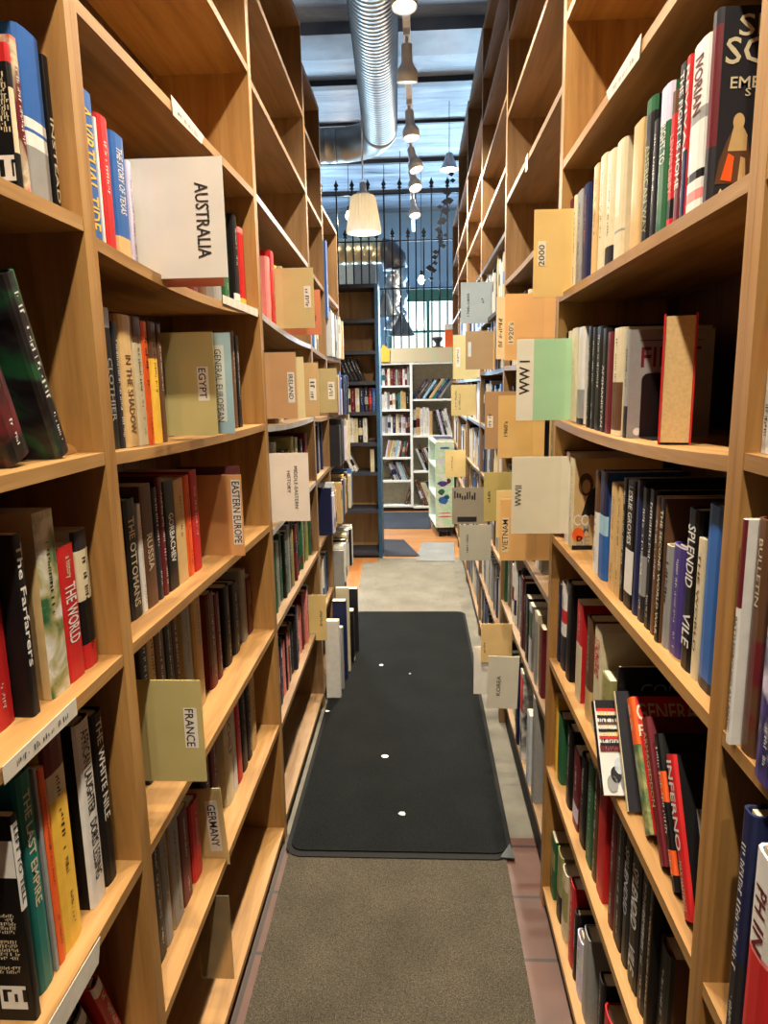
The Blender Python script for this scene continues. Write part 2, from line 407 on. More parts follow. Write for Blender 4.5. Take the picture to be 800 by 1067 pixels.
LB, fB = bookcase('honey pine bookcase on the left holding the AUSTRALIA, EGYPT and FRANCE cards', 'L', YL[1], YL[2], 3.40, [(.065,.055,0), (.425,.437,0), (.768,.772,0), (1.139,1.115,0), (1.453,1.433,.006), (1.771,1.777,.024), (2.087,2.105,0), (2.43,2.432,0), (2.76,2.76,0), (3.08,3.08,0)])
LC, fC = bookcase('pine bookcase on the left past the AUSTRALIA bay, holding the IRELAND card', 'L', YL[2], YL[3], 3.0, [(.075,.075,0), (.42,.45,0), (.77,.785,0), (1.09,1.115,0), (1.425,1.405,.008), (1.765,1.72,.012), (2.105,2.06,0), (2.41,2.365,0), (2.70,2.66,0)], edge=mat((168, 166, 166), .4, var=.15, name='worn_white_edge'))
LD, fD = bookcase('narrow pine bookcase between the IRELAND bay and the tall blue strip board', 'L', YL[3], YL[4], 2.86, [(.075,.075,0), (.45,.46,0), (.79,.81,0), (1.11,1.12,0), (1.40,1.385,.004), (1.715,1.69,.004), (2.05,2.02,0), (2.35,2.33,0), (2.62,2.60,0)])
LE, fE = bookcase('orange pine bookcase at the far end of the left row', 'L', YL[4], YL[5], 2.42, [(.075,.075,0), (.45,.46,0), (.80,.81,0), (1.11,1.12,0), (1.385,1.37,.004), (1.69,1.69,0), (2.02,2.0,0)])
RA, gA = bookcase('pine bookcase nearest the camera on the right, cut by the right picture edge', 'R', YR[0], YR[1], 3.40, [(.065,.065,0), (.46,.46,0), (.79,.79,0), (1.14,1.14,0), (1.47,1.47,0), (1.77,1.77,0), (2.08,2.08,0), (2.4,2.4,0), (2.73,2.73,0), (3.06,3.06,0)])
RB, gB = bookcase('honey pine bookcase on the right holding the WW I and WWII cards', 'R', YR[1], YR[2], 3.40, [(.065,.065,0), (.46,.46,0), (.79,.787,0), (1.14,1.138,0), (1.463,1.452,.014), (1.768,1.763,0), (2.08,2.077,0), (2.40,2.403,0), (2.73,2.73,0), (3.06,3.06,0)])
RC, gC = bookcase('pine bookcase on the right holding the VIETNAM card, just past the WW I bay', 'R', YR[2], YR[3], 3.40, [(.205,.205,0), (.592,.592,0), (.95,.95,0), (1.28,1.28,0), (1.615,1.61,.006), (1.955,1.95,.008), (2.262,2.265,0), (2.575,2.58,0), (2.86,2.86,0), (3.13,3.13,0)])
RD, gD = bookcase('second pine bookcase past the WW I bay on the right, grey-blue card on it', 'R', YR[3], YR[4], 3.40, [(.10,.10,0), (.40,.40,0), (.75,.71,0), (1.03,1.02,0), (1.31,1.31,.008), (1.605,1.60,.006), (1.865,1.87,0), (2.15,2.15,0), (2.40,2.40,0), (2.67,2.66,0), (2.93,2.93,0), (3.16,3.16,0)], edge=mat((44, 46, 58), .4, var=.2, name='dark_edge'))
RE, gE = bookcase('third pine bookcase past the WW I bay on the right', 'R', YR[4], YR[5], 3.42, [(.10,.10,0), (.40,.40,0), (.70,.69,0), (1.02,.98,.01), (1.30,1.29,0), (1.57,1.56,0), (1.86,1.86,0), (2.15,2.16,0), (2.43,2.44,0), (2.69,2.68,0), (2.98,2.98,0)], edge=mat((44, 46, 58), .4, var=.2, name='dark_edge'))
RF, gF = bookcase('fourth pine bookcase past the WW I bay on the right', 'R', YR[5], YR[6], 3.46, [(.10,.10,0), (.40,.40,0), (.69,.67,0), (.98,.93,.01), (1.27,1.26,0), (1.56,1.55,0), (1.85,1.85,0), (2.15,2.15,0), (2.44,2.44,0), (2.70,2.70,0), (2.99,3.0,0)], edge=mat((44, 46, 58), .4, var=.2, name='dark_edge'))
RG, gG = bookcase('farthest pine bookcase of the right row, beside the white display rack', 'R', YR[6], YR[7], 3.1, [(.10,.10,0), (.40,.40,0), (.68,.68,0), (.94,.94,0), (1.26,1.26,0), (1.55,1.55,0), (1.85,1.85,0), (2.15,2.15,0), (2.44,2.44,0), (2.72,2.72,0)])

# ---- left, nearest case (cut by the frame)
xl = XL-.028
g = 'books in the left bookcase nearest the camera'
row('L', fA[5], [(11, 16, 45, 'black', dict(covertext=[('scrib', .10, .80-.035*q_, .020, .006, 'cream') for q_ in range(11)]+[('box', .10, .2, .022, .03, 'white'), ('scrib', .1, .2, .018, .02, 'black')], bands=((.3, .72, 'cream'), (.88, 1, 'red', 1)), hard=True, d=.15, scrib=False, label='black book with red top edge, nearest on the upper left shelf', barcode=1)),
 (17, 24, 38, 'red', dict(pic=('red', 'cream', 'maroon'))), (25, 50, 33, 'blue', dict(bands=((.34, .42, 'white'), (.44, .5, 'white'), (0, .34, 'gray')), hard=True, scrib=False, label='tall glossy blue book with white band, upper left shelf nearest the camera')),
 (51, 64, 58, 'black', dict(title=[('INSTEAD', .35, .95, .8, 'cream')], label='narrow black book between the tall blue book and the pine upright'))], xl, 'the upper left shelf by the picture edge', g)
row('L', fA[3], [(-40, 8, 560, 'red', dict(covertext=[('oval', .25, .6, .05, .06, 'cream')], label='dark red book cut by the left edge beside the black Farfarers spine', hard=True, dx=-.02)),
 (10, 33, 556, 'black', dict(title=[('The Farfarers', .05, .72, .8, 'white')], hard=False, label='black paperback lettered The Farfarers, left picture edge')),
 (46, 66, 532, 'olive', dict(cover='tan', pic=('green', 'olive', 'white'), hard=False, d=.2, label='tall tan book with green picture spine beside The Farfarers')),
 (62, 82, 568, 'red', dict(title=[('THE WORLD', .28, .72, .85, 'white'), ('a history', .08, .24, .5, 'cream')], hard=False, d=.15, label='short red paperback with THE WORLD in white, left foreground shelf')),
 (83, 97, 552, 'cream', dict(bands=((0, .18, 'red'), (.18, .5, 'black'), (.86, 1, 'charcoal')), label='cream, black and red book standing against the first left upright'))], xl, 'the left shelf with the Farfarers book', g)
row('L', fA[2], [(27, 33, 848, 'black', dict(bands=((.55, .96, 'white'),), covertext=[('box', .5, .80, .156, .05, 'white'), *[('scrib', .42, q_, .11, .0045, 'cream') for q_ in (.53, .51, .49, .47, .45, .40, .38, .36, .34, .32, .27, .25)], ('box', .16, .12, .034, .034, 'white'), ('scrib', .16, .13, .026, .018, 'black')], title=[('LEFT TO TELL', .06, .42, .8, 'black')], hard=False, d=.16, dx=.012, label='black paperback with white LEFT TO TELL spine and barcode, lower left corner')),
 (33, 49, 805, 'teal', dict(title=[('THE LAST EMPIRE', .08, .6, .5, 'cream')], hard=True, label='teal hardback with cream letters, lower left shelf')),
 (50, 53, 800, 'gray', {}), (54, 60, 800, 'orange', dict(label='thin orange-brown paperback beside the amber book, lower left')), (60, 80, 766, 'yellow', dict(bands=((.72, .84, 'cream'), (.84, 1, 'maroon')), label='amber yellow book on the lower left shelf')),
 (91, 105, 750, 'white', dict(cover='black', title=[('AFRICAN LAUGHTER', .05, .5, .62, 'black'), ('DORIS LESSING', .54, .86, .6, 'black')], hard=True, label='white-spined AFRICAN LAUGHTER hardback with black cover')),
 (106, 117, 742, 'black', dict(title=[('THE WHITE NILE', .04, .62, .6, 'white')], label='black book lettered THE WHITE NILE, against the lower left upright'))], xl, 'the lower left shelf by the picture edge', g)
# two big books leaning in the middle of the near left case, held by a wooden bookend
for (Yc, t, h, c, lean, dx, lab, pc) in ((.845, .05, .215, 'black', .36, .004, 'thick black and red book leaning, left picture edge', ('black', 'black', 'maroon')), (.938, .032, .245, 'green', .37, .012, 'glossy dark green book leaning over the black and red one', ('black', 'charcoal', 'green'))):
    M = stand('L', Yc, fA[4](Yc)+.0006, XL-.03+dx, lean, t)
    book(M, t, h, .19, c, lab, g, pic=pc, hard=True, scrib=True)
mb = MB(); zb = fA[4](.84)+.0005
mb.prism([(0, 0), (.072, 0), (.062, .010), (.03, .022), (0, .03)], -.60, -.512, PINE_H, 'X')
o = mb.build('bookend', M=Matrix.Translation((0, .9445, zb))); tag(o, 'low wooden wedge bookend under the leaning books at left', 'bookend')
# books slumped against each other at the bottom left
for (Yc, t, h, c, ln, dx, o, lab) in ((.993, .024, .205, 'red', .36, 0., dict(bands=((.86, 1, 'white'),)), 'red book slumped against the first upright in the bottom left corner'), (.955, .028, .19, 'black', .40, -.012, dict(cover='black', bands=((.8, .95, 'white'),)), 'black book with white band slumped beside the red one, bottom left'),
 (.912, .03, .185, 'maroon', .44, -.004, dict(bands=((.6, .8, 'cream'),)), 'dark red book slumped in the bottom left corner, third from the upright'), (.868, .026, .18, 'cream', .46, .0, dict(cover='tan'), 'cream book slumped in the bottom left corner, nearest the picture edge')):
    book(stand('L', Yc-.004, fA[1](.9)+.0008, XL-.045+dx, ln, t), t, h, .15, c, lab, g, hard=True, **o)

# ---- left, AUSTRALIA case
g = 'books in the left bookcase with the country cards'
xl = XL-.034
row('L', fB[5], [(86, 103, 92, 'blue', dict(title=[('A VIRTUAL TIDE', .1, .9, .85, 'yellow')], hard=False, dx=.012, label='blue paperback with white and yellow letters left of the AUSTRALIA card')), (103.5, 106, 122, 'white', {}),
 (107, 119, 121, 'red', dict(label='bright red book on the AUSTRALIA shelf')), (120, 135, 140, 'blue', dict(title=[('THE STORY OF TEXAS', .1, .6, .5, 'white')], bands=((.05, .22, 'tan'),), label='mid blue book touching the AUSTRALIA card')), (135.5, 140, 168, 'lilac', {}),
 (196, 204, None, 'maroon', dict(h=.19)), (206, 214, None, 'brown', dict(h=.17)), (216, 230, None, 'gray', dict(h=.16)),
 (233, 238, 225, 'green', dict(label='thin green book right of the AUSTRALIA card')), (239, 250, 222, 'black', dict(bands=((.06, .14, 'white'),), label='black book right of the AUSTRALIA card')), (251, 262, 238, 'red', dict(cover='cream', title=None, scrib=False, bands=((.0, .1, 'yellow'), (.93, 1, 'pink')), label='pinkish red book against the second left upright'))], xl, 'the AUSTRALIA shelf', g)
row('L', fB[4], [(111, 121, 320, 'black', dict(bands=((.86, 1, 'silver'),), title=[('CLOTHIER', .35, .8, .6, 'gray')], label='black book with silver top, near end of the EGYPT shelf')), (121.5, 127, 335, 'charcoal', {}), (128, 142, 328, 'tan', dict(title=[('IN THE SHADOW', .3, .9, .5, 'brown')])), (142.5, 151, 330, 'cream', dict(bands=((.8, 1, 'brown'),))), (151.5, 158, 335, 'orange', {}), (158.5, 167, 335, 'yellow', dict(bands=((.7, 1, 'brown'),))), (167.5, 171, 337, 'brown', {}),
 (243, 247, 345, 'brown', {}), (247.5, 251, 350, 'black', {})], xl, 'the EGYPT shelf', g)
row('L', fB[3], [(127, 132, 518, 'maroon', {}), (132.5, 146, 520, 'black', dict(title=[('THE OTTOMANS', .15, .9, .55, 'cream')])), (146.5, 150, 525, 'white', {}), (150.5, 162, 505, 'brown', dict(title=[('RUSSIA', .4, .7, .6, 'cream')])), (162.5, 168, 508, 'charcoal', {}), (168.5, 173.5, 497, 'maroon', {}), (174, 184, 500, 'black', dict(title=[('GORBACHEV', .3, .75, .6, 'white')])), (184.5, 194, 499, 'tan', {}), (194.5, 200.5, 495, 'orange', {}), (201, 208, 490, 'red', dict(label='red book just before the EASTERN EUROPE card'))], xl-.01, 'the EASTERN EUROPE shelf', g)
row('L', fB[2], [(152, 160, 640, 'charcoal', {}), (160.5, 167, 635, 'tan', {}), (167.5, 176, 625, 'brown', {}), (176.5, 184, 628, 'black', {}), (184.5, 190, 622, 'brown', {}), (190.5, 202, 605, 'gray', dict(cover='tan')), (202.5, 213, 606, 'tan', {}), (213.5, 226, 620, 'maroon', dict(bands=((.25, .95, 'brown'),))), (226.5, 231, 618, 'maroon', {}), (231.5, 241, 612, 'black', {}), (241.5, 249, 608, 'charcoal', {}), (249.5, 257.5, 595, 'gray', dict(cover='gray')), (258, 263, 600, 'maroon', {})], xl-.035, 'the FRANCE shelf', g)
row('L', fB[1], [(156, 162, 866, 'maroon', {}), (162.5, 170, 858, 'black', {}), (170.5, 178, 855, 'gray', {}), (178.5, 189, 850, 'gray', dict(cover='tan')), (189.5, 198, 843, 'maroon', {}), (198.5, 209, 836, 'red', dict(label='red book just before the GERMANY card')),
 (213, 221, 735, 'black', {}), (221.5, 229, 728, 'maroon', {}), (229.5, 243, 745, 'cream', dict(title=[('SCHILF', .1, .5, .6, 'maroon')])), (243.5, 247, 730, 'white', {}), (247.5, 251.5, 724, 'red', {}), (252, 257.5, 718, 'black', {}), (258, 262, 708, 'black', {}), (262.5, 267, 702, 'tan', {})], xl-.012, 'the GERMANY shelf', g)
# ---- left, IRELAND case and beyond
g = 'books in the left bookcase past the AUSTRALIA bay'
xl = XL-.025
row('L', fC[5], [(276.5, 282.5, 267, 'pink', {}), (283, 286.5, 262, 'red', {}), (287, 289.5, 277, 'yellow', {}), (290, 293, 280, 'black', {}), (293.5, 296, 278, 'olive', {}), (320, 323, None, 'white', dict(h=.2)), (324, 328, None, 'lilac', dict(h=.22))], xl, 'the shelf above the IRELAND card', g)
row('L', fC[4], [(284, 289, None, 'brown', dict(h=.2)), (290, 295, None, 'cream', dict(h=.21))], xl-.02, 'the IRELAND shelf', g)
row('L', fC[3], [(285.5, 290, 461, 'gray', {}), (290.5, 297, 470, 'black', {}), (297.5, 303, 470, 'brown', {}), (304, 307.5, 455, 'olive', {}), (308, 311, 456, 'olive', {}), (311.5, 316, 458, 'charcoal', {}), (316.5, 321, 452, 'maroon', {})], xl, 'the MIDDLE-EASTERN HISTORY shelf', g)
fill('L', fC[2], 2.165, 3.10, xl, 'the second shelf up past the AUSTRALIA bay', g, 21, (.02, .045), (.22, .275), ['black', 'brown', 'charcoal', 'green', 'maroon', 'black', 'gray', 'olive'])
fill('L', fC[1], 2.19, 2.95, xl, 'the lowest filled shelf past the AUSTRALIA bay', g, 22, (.02, .045), (.2, .25), ['black', 'maroon', 'white', 'brown', 'navy', 'black', 'pink', 'charcoal'])
# narrow case and the orange one
for k, (z, sd, ph) in enumerate(((5, 31, 'the shelf left of the blue upright book'), (3, 33, 'the narrow shelf beside the MIDDLE-EASTERN card'), (1, 34, 'the lowest shelf of the narrow left case'))):
    fill('L', fD[z], 3.16, 3.60, xl, ph, g, sd, (.025, .05), (.2, .25), ['black', 'white', 'maroon', 'blue', 'navy', 'cream', 'gray'])
fill('L', fE[3], 3.66, 4.0, xl, 'the orange case shelf at hip height', g, 36, (.025, .05), (.2, .25), ['black', 'white', 'maroon', 'navy', 'cream'])
# tall blue strip board fixed to the front of an upright
P0, P1 = ony(342, 251, 3.66), ony(342, 332, 3.66); mb = MB(); mb.box((XL+.0006, 3.634, P1.z), (XL+.0126, 3.69, P0.z), mat('blue', .4)); o = mb.build('strip_board')
tag(o, 'tall narrow blue board fixed to the front of a far left upright', 'board')
mb = MB(); mb.box((XL+.0128, 3.636, P1.z), (XL+.0140, 3.642, P0.z), mat('lilac', .4)); mb.build('edge_strip').parent = o
# overhanging books low at the far end of the left row: they stand on the floor against the cases
gg = 'books standing on the floor along the left row'
fl0 = lambda y: .0135
for k, (y, x, t, h, c, lab) in enumerate(((3.20, -.398, .04, .40, 'white', 'tall white binder standing on the floor by the black mat'), (3.30, -.392, .035, .33, 'gray', 'grey binder on the floor behind the tall white one'), (3.42, -.386, .045, .43, 'navy', 'navy binder on the floor along the left row'), (3.52, -.38, .03, .47, 'cream', 'cream binder on the floor along the left row'), (3.64, -.37, .06, .30, 'black', 'black box file with white spot, nearest the orange floor boards'), (3.80, -.36, .04, .38, 'charcoal', 'dark grey binder behind the black box file'))):
    bands = ((.03, .09, 'white'),) if c == 'black' else ()
    book(stand('L', y+t/2, .0125 if x > -.40 and y < 4.5 else .0125, x, 0, t), t-.001, h, .07, c, lab, gg, hard=False, scrib=False, bands=bands)

# ---- right, WW I case
g = 'books in the right bookcase with the war cards'
xr = XR+.02
row('R', gB[5], [(744, 735.5, 12, 'charcoal', dict(dx=-.012, hard=True, d=.19, bands=((.3, .92, 'maroon'),), cover='charcoal', scrib=False, block='cream',
   covertext=[('SI', .20, .905, .036, .024, 'cream'), ('SC', .185, .78, .05, .03, 'cream'), ('EMB', .19, .62, .036, .013, 'cream'), ('S', .21, .57, .008, .009, 'cream'),
   ('poly', [(-.12, -.17), (.11, -.17), (.10, -.05), (.075, .06), (.04, .12), (-.02, .12), (-.06, .05), (-.10, -.05)], .155, .27, 0, 0, 'brown'), ('poly', [(-.05, .0), (.07, .0), (.07, .08), (.04, .125), (-.02, .125)], .155, .27, 0, 0, 'tan'), ('oval', .165, .42, .014, .02, 'tan'), ('poly', [(-.09, -.14), (-.02, -.15), (-.01, -.02), (-.05, .0)], .16, .26, 0, 0, 'orange'), ('poly', [(.02, -.15), (.07, -.14), (.06, -.03), (.03, -.02)], .16, .26, 0, 0, 'tan'),
   ('An Int', .14, .05, .034, .010, 'cream')], label='large dark hardback with seated figure and cream capitals, upper right shelf')),
 (734, 716, 43, 'white', dict(hard=True, bands=((.55, .62, 'gray'), (.1, .16, 'pink'), (.22, .27, 'black')), title=[('IVORIAN', .08, .4, .6, 'maroon')], label='tall white hardback left of the large dark hardback')),
 (715.5, 711, 58, 'red', dict(title=[('REVIVAL', .05, .6, .8, 'white')], bands=((.0, .45, 'navy'),))), (710.5, 704, 66, 'charcoal', dict(bands=((.0, .5, 'maroon'),), title=[('THE FIGHT IS HOME', .05, .75, .8, 'white')])), (703.5, 696, 95, 'red', dict(bands=((.84, 1, 'brown'), (.1, .24, 'black')), title=[('LEWIS LIBBY', .3, .72, .6, 'pink')], label='red book with black block near its foot, upper right shelf')),
 (695.5, 684, 90, 'green', dict(cover='green', bands=((.76, 1, 'lilac'),), title=[('RIGHT TO', .24, .5, .6, 'white')], label='dark green book with shiny silver top, upper right shelf')), (683.5, 679, 125, 'charcoal', {}), (678.5, 669, 103, 'black', dict(bands=((.9, 1, 'green'),), title=[('AMERICAN WAY', .3, .9, .55, 'olive')])),
 (668.5, 657, 127, 'tan', dict(scrib=False, label='plain tan book on the upper right shelf')), (656.5, 639.5, 142, 'cream', dict(scrib=False, hard=True, bands=((.26, .28, 'gray'),), label='thick plain pale cream book on the upper right shelf')), (639, 630, 157, 'cream', dict(tcol='black', bands=((.0, .2, 'charcoal'),))), (629.5, 622.5, 162, 'cream', dict(tcol='brown')), (622, 616.5, 172, 'tan', {}), (616, 606, 190, 'navy', dict(tcol='pink')), (605.5, 600, 199, 'gray', {}), (599.5, 596, 204, 'cream', {}), (595.5, 592.5, 208, 'maroon', {})], xr, 'the upper right shelf with the 2000 card', g)
f4 = gB[4]
# red hardback turned with its page edges to the camera
P0, P1 = ony(687.5, 462, 1.10), ony(718, 462, 1.10); zt = ony(715, 326, 1.10).z; zz = max(f4(y_) for y_ in (1.1, 1.2, 1.27))+.0006
a = math.atan2(-.395, 1.10)*-1
book(Matrix.Translation((.5*(P0.x+P1.x), 1.103, zz)) @ Matrix.Rotation(-a, 4, 'Z') @ Matrix.Translation((0, .155, 0)) @ Matrix.Rotation(math.pi, 4, 'Z'), .048, zt-zz, .155, 'red', 'red hardback turned with its page edges to the camera, WW I shelf', g, hard=True, scrib=False, block='tan')
row('R', f4, [(654, 650.5, 344, 'gray', dict(cover='gray', d=.15, covertext=[('FIRST', .50, .75, .105, .036, 'maroon'), ('TO', .56, .58, .035, .02, 'maroon'), ('box', .5, .9, .11, .0015, 'charcoal'), ('oval', .14, .06, .014, .014, 'white')], bands=((.0, .3, 'charcoal'),), label='grey book FIRST TO with red capitals facing out behind a black bookend', hard=False)),
 (650, 637, 341, 'cream', dict(bands=((.05, .5, 'brown'),), tcol='black', label='cream and brown book left of the grey FIRST TO book')), (636.5, 630.5, 346, 'maroon', dict(scrib=False, label='thin crimson book, WW I shelf')), (630, 626.5, 342, 'charcoal', dict(title=[('AFGHANISTAN', .35, .95, .7, 'white')])), (626, 619.5, 340, 'black', {}), (619, 615.5, 341, 'charcoal', {}), (615, 611, 340, 'black', {}), (610.5, 600.5, 340, 'white', dict(bands=((.06, .36, 'gray'), (0, .06, 'charcoal')), scrib=False)), (600, 594.5, 342, 'cream', {}), (594, 590.5, 345, 'cream', {}), (590, 587, 347, 'black', {})], xr, 'the WW I shelf', g)
# black metal bookend in front of the grey book
Yk = y_at(654, XR+.02, 1.58)+.010; mb = MB(); P0, P1 = ony(664, 430, Yk), ony(690, 430, Yk); zb = max(f4(Yk), f4(Yk-.09))+.0008; hk = z_at(389, P0.x, Yk)-zb; w = P1.x-P0.x
pts = [(P0.x, zb), (P1.x, zb)] + [(P1.x-.012+.012*math.cos(a), zb+hk-.012+.012*math.sin(a)) for a in (0, .5, 1.05, 1.57)] + [(P0.x+.012-.012*math.cos(a), zb+hk-.012+.012*math.sin(a)) for a in (1.57, 1.05, .5, 0)]
mb.prism(pts, Yk-.016, Yk-.0148, mat('black', .4, name='black_steel'))
mb.box((P0.x, Yk-.09, zb), (P1.x, Yk-.016, zb+.001), mat('black', .4))
tag(mb.build('bookend'), 'black steel bookend in front of the grey FIRST TO book', 'bookend')
row('R', gB[3], [(753, 730, 528, 'blue', dict(hard=True, d=.2, scrib=False, bands=((0, .06, 'charcoal'),), label='large plain blue hardback next to the right upright, WWII shelf')), (729.5, 723.5, 551, 'cream', dict(title=[('THE WORLD', .1, .8, .5, 'brown')], h=.20)), (723, 711.5, 530, 'black', dict(hard=True, title=[('SPLENDID', .1, .48, .8, 'white'), ('VILE', .64, .85, .8, 'white')], label='black hardback with SPLENDID and VILE in white, WWII shelf')),
 (711, 698.5, 568, 'purple', dict(hard=True, bands=((.0, .02, 'tan'), (.985, 1, 'white')), tcol='white', label='short purple hardback left of SPLENDID and VILE')), (698, 691.5, 568, 'gray', dict(cover='cream')), (691, 684.5, 519, 'black', dict(hard=False, d=.19, dx=-.004, covertext=[('oval', .35, .55, .06, .07, 'olive'), ('scrib', .45, .86, .07, .03, 'tan')], cover='brown', title=[('THE SECOND WORLD WAR', .08, .95, .75, 'cream')], label='dark paperback lettered WORLD WAR down its spine')),
 (684, 680, 517, 'brown', {}), (679.5, 672.5, 510, 'black', {}), (672, 665.5, 508, 'charcoal', dict(bands=((.2, .5, 'gray'),))), (665, 659.5, 500, 'navy', dict(cover='charcoal', scrib=False)), (659, 651, 500, 'black', dict(bands=((.12, .46, 'white'),), title=[('LESLIE GROVES', .05, .5, .6, 'white')], label='black book with white lower block, WWII shelf')), (650.5, 647, 498, 'black', {}), (646.5, 641, 507, 'tan', {}), (640.5, 635, 503, 'tan', {}),
 (634.5, 623, 492, 'blue', dict(bands=((.42, .6, 'paleblue'), (.6, 1, 'navy')), scrib=False, label='navy and bright blue book, WWII shelf')), (622.5, 618, 490, 'white', dict(bands=((.6, 1, 'brown'),))),
 (597, 592.5, 477, 'cream', dict(dx=-.004, d=.21, cover='tan', covertext=[('oval', .14, .72, .036, .056, 'brown'), ('poly', [(-.02, -.12), (.14, -.12), (.14, .2), (.06, .14)], .12, .5, 0, 0, 'charcoal'), ('oval', .145, .70, .02, .034, 'tan'), ('COI', .115, .33, .044, .028, 'white'), ('M', .16, .23, .014, .018, 'gray'), ('oval', .07, .17, .03, .034, 'orange'), ('BE', .13, .1, .032, .024, 'gray'), ('box', .12, .02, .05, .012, 'black')], label='book with portrait cover facing out, right of the WWII card')),
 (592, 588.5, 471, 'white', dict(tcol='maroon')), (588, 584, 470, 'maroon', {})], xr, 'the WWII shelf', g)
f2 = gB[2]
row('R', f2, [(642.5, 641, 664, 'black', dict(d=.2, scrib=False, h=.222, covertext=[('CON', .40, .80, .075, .022, 'gray'), ('UNDER', .42, .62, .10, .022, 'gray')], label='black book with grey CON UNDER on its cover, behind the leaning books')), (640, 626, 675, 'olive', dict(hard=False, label='short olive yellow book, third right shelf from the floor', h=.165)), (625, 617.5, 655, 'cream', dict(title=[('STALINGRAD', .1, .45, .8, 'red')])), (617, 609, 645, 'brown', dict(cover='brown', bands=((.0, .3, 'tan'),), d=.2, covertext=[('THE', .3, .9, .07, .022, 'black'), ('DESP', .55, .55, .13, .035, 'maroon')], label='brown book with THE DESP on its cover, shelf below the WWII one')), (606, 599.5, 628, 'red', dict(bands=((.0, .58, 'cream'), (0, .12, 'black')), label='red and cream book, shelf below the WWII one')), (599, 589, 610, 'black', dict(scrib=False)), (588.5, 583.5, 607, 'white', dict(bands=((.0, .4, 'charcoal'), (.55, .7, 'red')))), (583, 575, 608, 'navy', {})], xr, 'the shelf below the WWII one', g)
# the leaning group
lean = [(1.188, .018, .17, 'black', -.62, .332, dict(hard=False, cover='white', tcol='white', label='paperback with newspaper-print cover leaning on the third right shelf',
  covertext=[('box', .2, .95, .058, .02, 'black')]+[('box', .2, .9-.075*q_, .056, .006, ('red', 'black', 'brown', 'black')[q_ % 4]) for q_ in range(6)]+[('scrib', .2, .86-.075*q_, .05, .008, ('yellow', 'black', 'cream')[q_ % 3]) for q_ in range(6)]+[('box', .2, .48, .058, .01, 'maroon')]+[('oval', .12+.05*q_, .12+.09*(q_ % 3), .02, .03, ('gray', 'charcoal', 'silver')[q_ % 3]) for q_ in range(4)])),
 (1.140, .012, .21, 'cream', -.58, .365, dict(label='thin cream book leaning behind the GENERAL book', cover='charcoal')),
 (1.075, .036, .225, 'olive', -.64, .375, dict(bands=((.64, 1, 'orange'),), cover='red', hard=True, pic=('green', 'olive', 'green'), title=[('GENERAL', .05, .13, .5, 'white'), ('PATTON', .16, .25, .6, 'white')], covertext=[('GENERAL', .40, .88, .12, .030, 'cream'), ('PATTON', .40, .74, .12, .02, 'cream')], label='leaning book with orange top and red GENERAL cover')),
 (1.00, .032, .225, 'maroon', -.58, .375, dict(hard=True, cover='maroon', title=[('ARMAGEDDON', .1, .62, .6, 'tan')], label='dark red leaning book lettered ARMAGEDDON')),
 (.945, .026, .225, 'black', -.54, .375, dict(hard=True, bands=((.55, .75, 'orange'), (.1, .25, 'orange')), cover='black', label='black leaning book with orange blocks, between ARMAGEDDON and INFERNO')),
 (.890, .034, .222, 'red', -.50, .372, dict(hard=True, cover='black', title=[('INFERNO', .04, .6, .75, 'white'), ('MAX HASTINGS', .66, .95, .4, 'cream')], covertext=[('IN', .4, .55, .08, .05, 'gray')], label='red leaning hardback with INFERNO in white letters'))]
for (Yf, t, h, c, ln, xs_, o) in lean:
    o = dict(o); lab = o.pop('label')
    book(stand('R', Yf-t/2*math.cos(ln), f2(Yf)+.0006, xs_, ln, t), t-.001, h, .165, c, lab, g, near=1, **o)
row('R', gB[1], [(716, 684, 985, 'black', dict(hard=True, cover='brown', dx=.012, h=.19, label='short thick black hardback near the right upright, second shelf up')), (682, 673, 880, 'black', dict(title=[('A WORLD OF DEVILS', .2, .9, .5, 'tan')])), (672.5, 665, 870, 'black', {}), (664.5, 654.5, 850, 'black', dict(hard=True, title=[('SPLENDID', .2, .6, .7, 'white'), ('VILE', .72, .9, .7, 'white')], label='black hardback with SPLENDID in white, second shelf up, nearer copy')), (654, 648, 850, 'charcoal', dict(hard=True, title=[('SPLENDID', .2, .65, .75, 'silver')], label='charcoal hardback with SPLENDID in silver, second shelf up')), (647.5, 640, 830, 'black', {}), (639.5, 634, 825, 'maroon', {}), (633.5, 622, 805, 'red', dict(scrib=False, label='plain deep red book, second shelf up on the right')), (621.5, 617, 800, 'brown', {}), (616.5, 611, 795, 'green', {}), (610.5, 603.5, 790, 'black', {}), (603, 597, 783, 'maroon', dict(bands=((.1, .3, 'lilac'),))), (596.5, 589.5, 760, 'black', {}), (589, 580.5, 750, 'green', dict(scrib=False)), (580, 574.5, 725, 'yellow', {}), (574, 568, 720, 'brown', dict(tcol='yellow'))], xr, 'the second shelf up under the WWII card', g)
row('R', gB[0], [(646, 627, 1046, 'red', dict(hard=True, label='red hardback on the bottom right shelf', h=.2)), (626, 621, 1020, 'black', {}), (620.5, 606, 986, 'gray', dict(hard=True, scrib=False, label='grey hardback with white top on the bottom right shelf')), (605.5, 600, 976, 'lilac', dict(bands=((.5, .8, 'white'),))), (599.5, 597, 950, 'black', {}), (596.5, 592, 920, 'red', {}), (591.5, 584.5, 911, 'cream', dict(bands=((.3, .75, 'olive'),))), (584, 579.5, 888, 'olive', dict(bands=((.0, .4, 'black'),))), (579, 573, 875, 'green', dict(bands=((.5, .8, 'olive'),))), (572.5, 566, 858, 'black', dict(bands=((.96, 1, 'white'),)))], xr, 'the bottom right shelf', g)
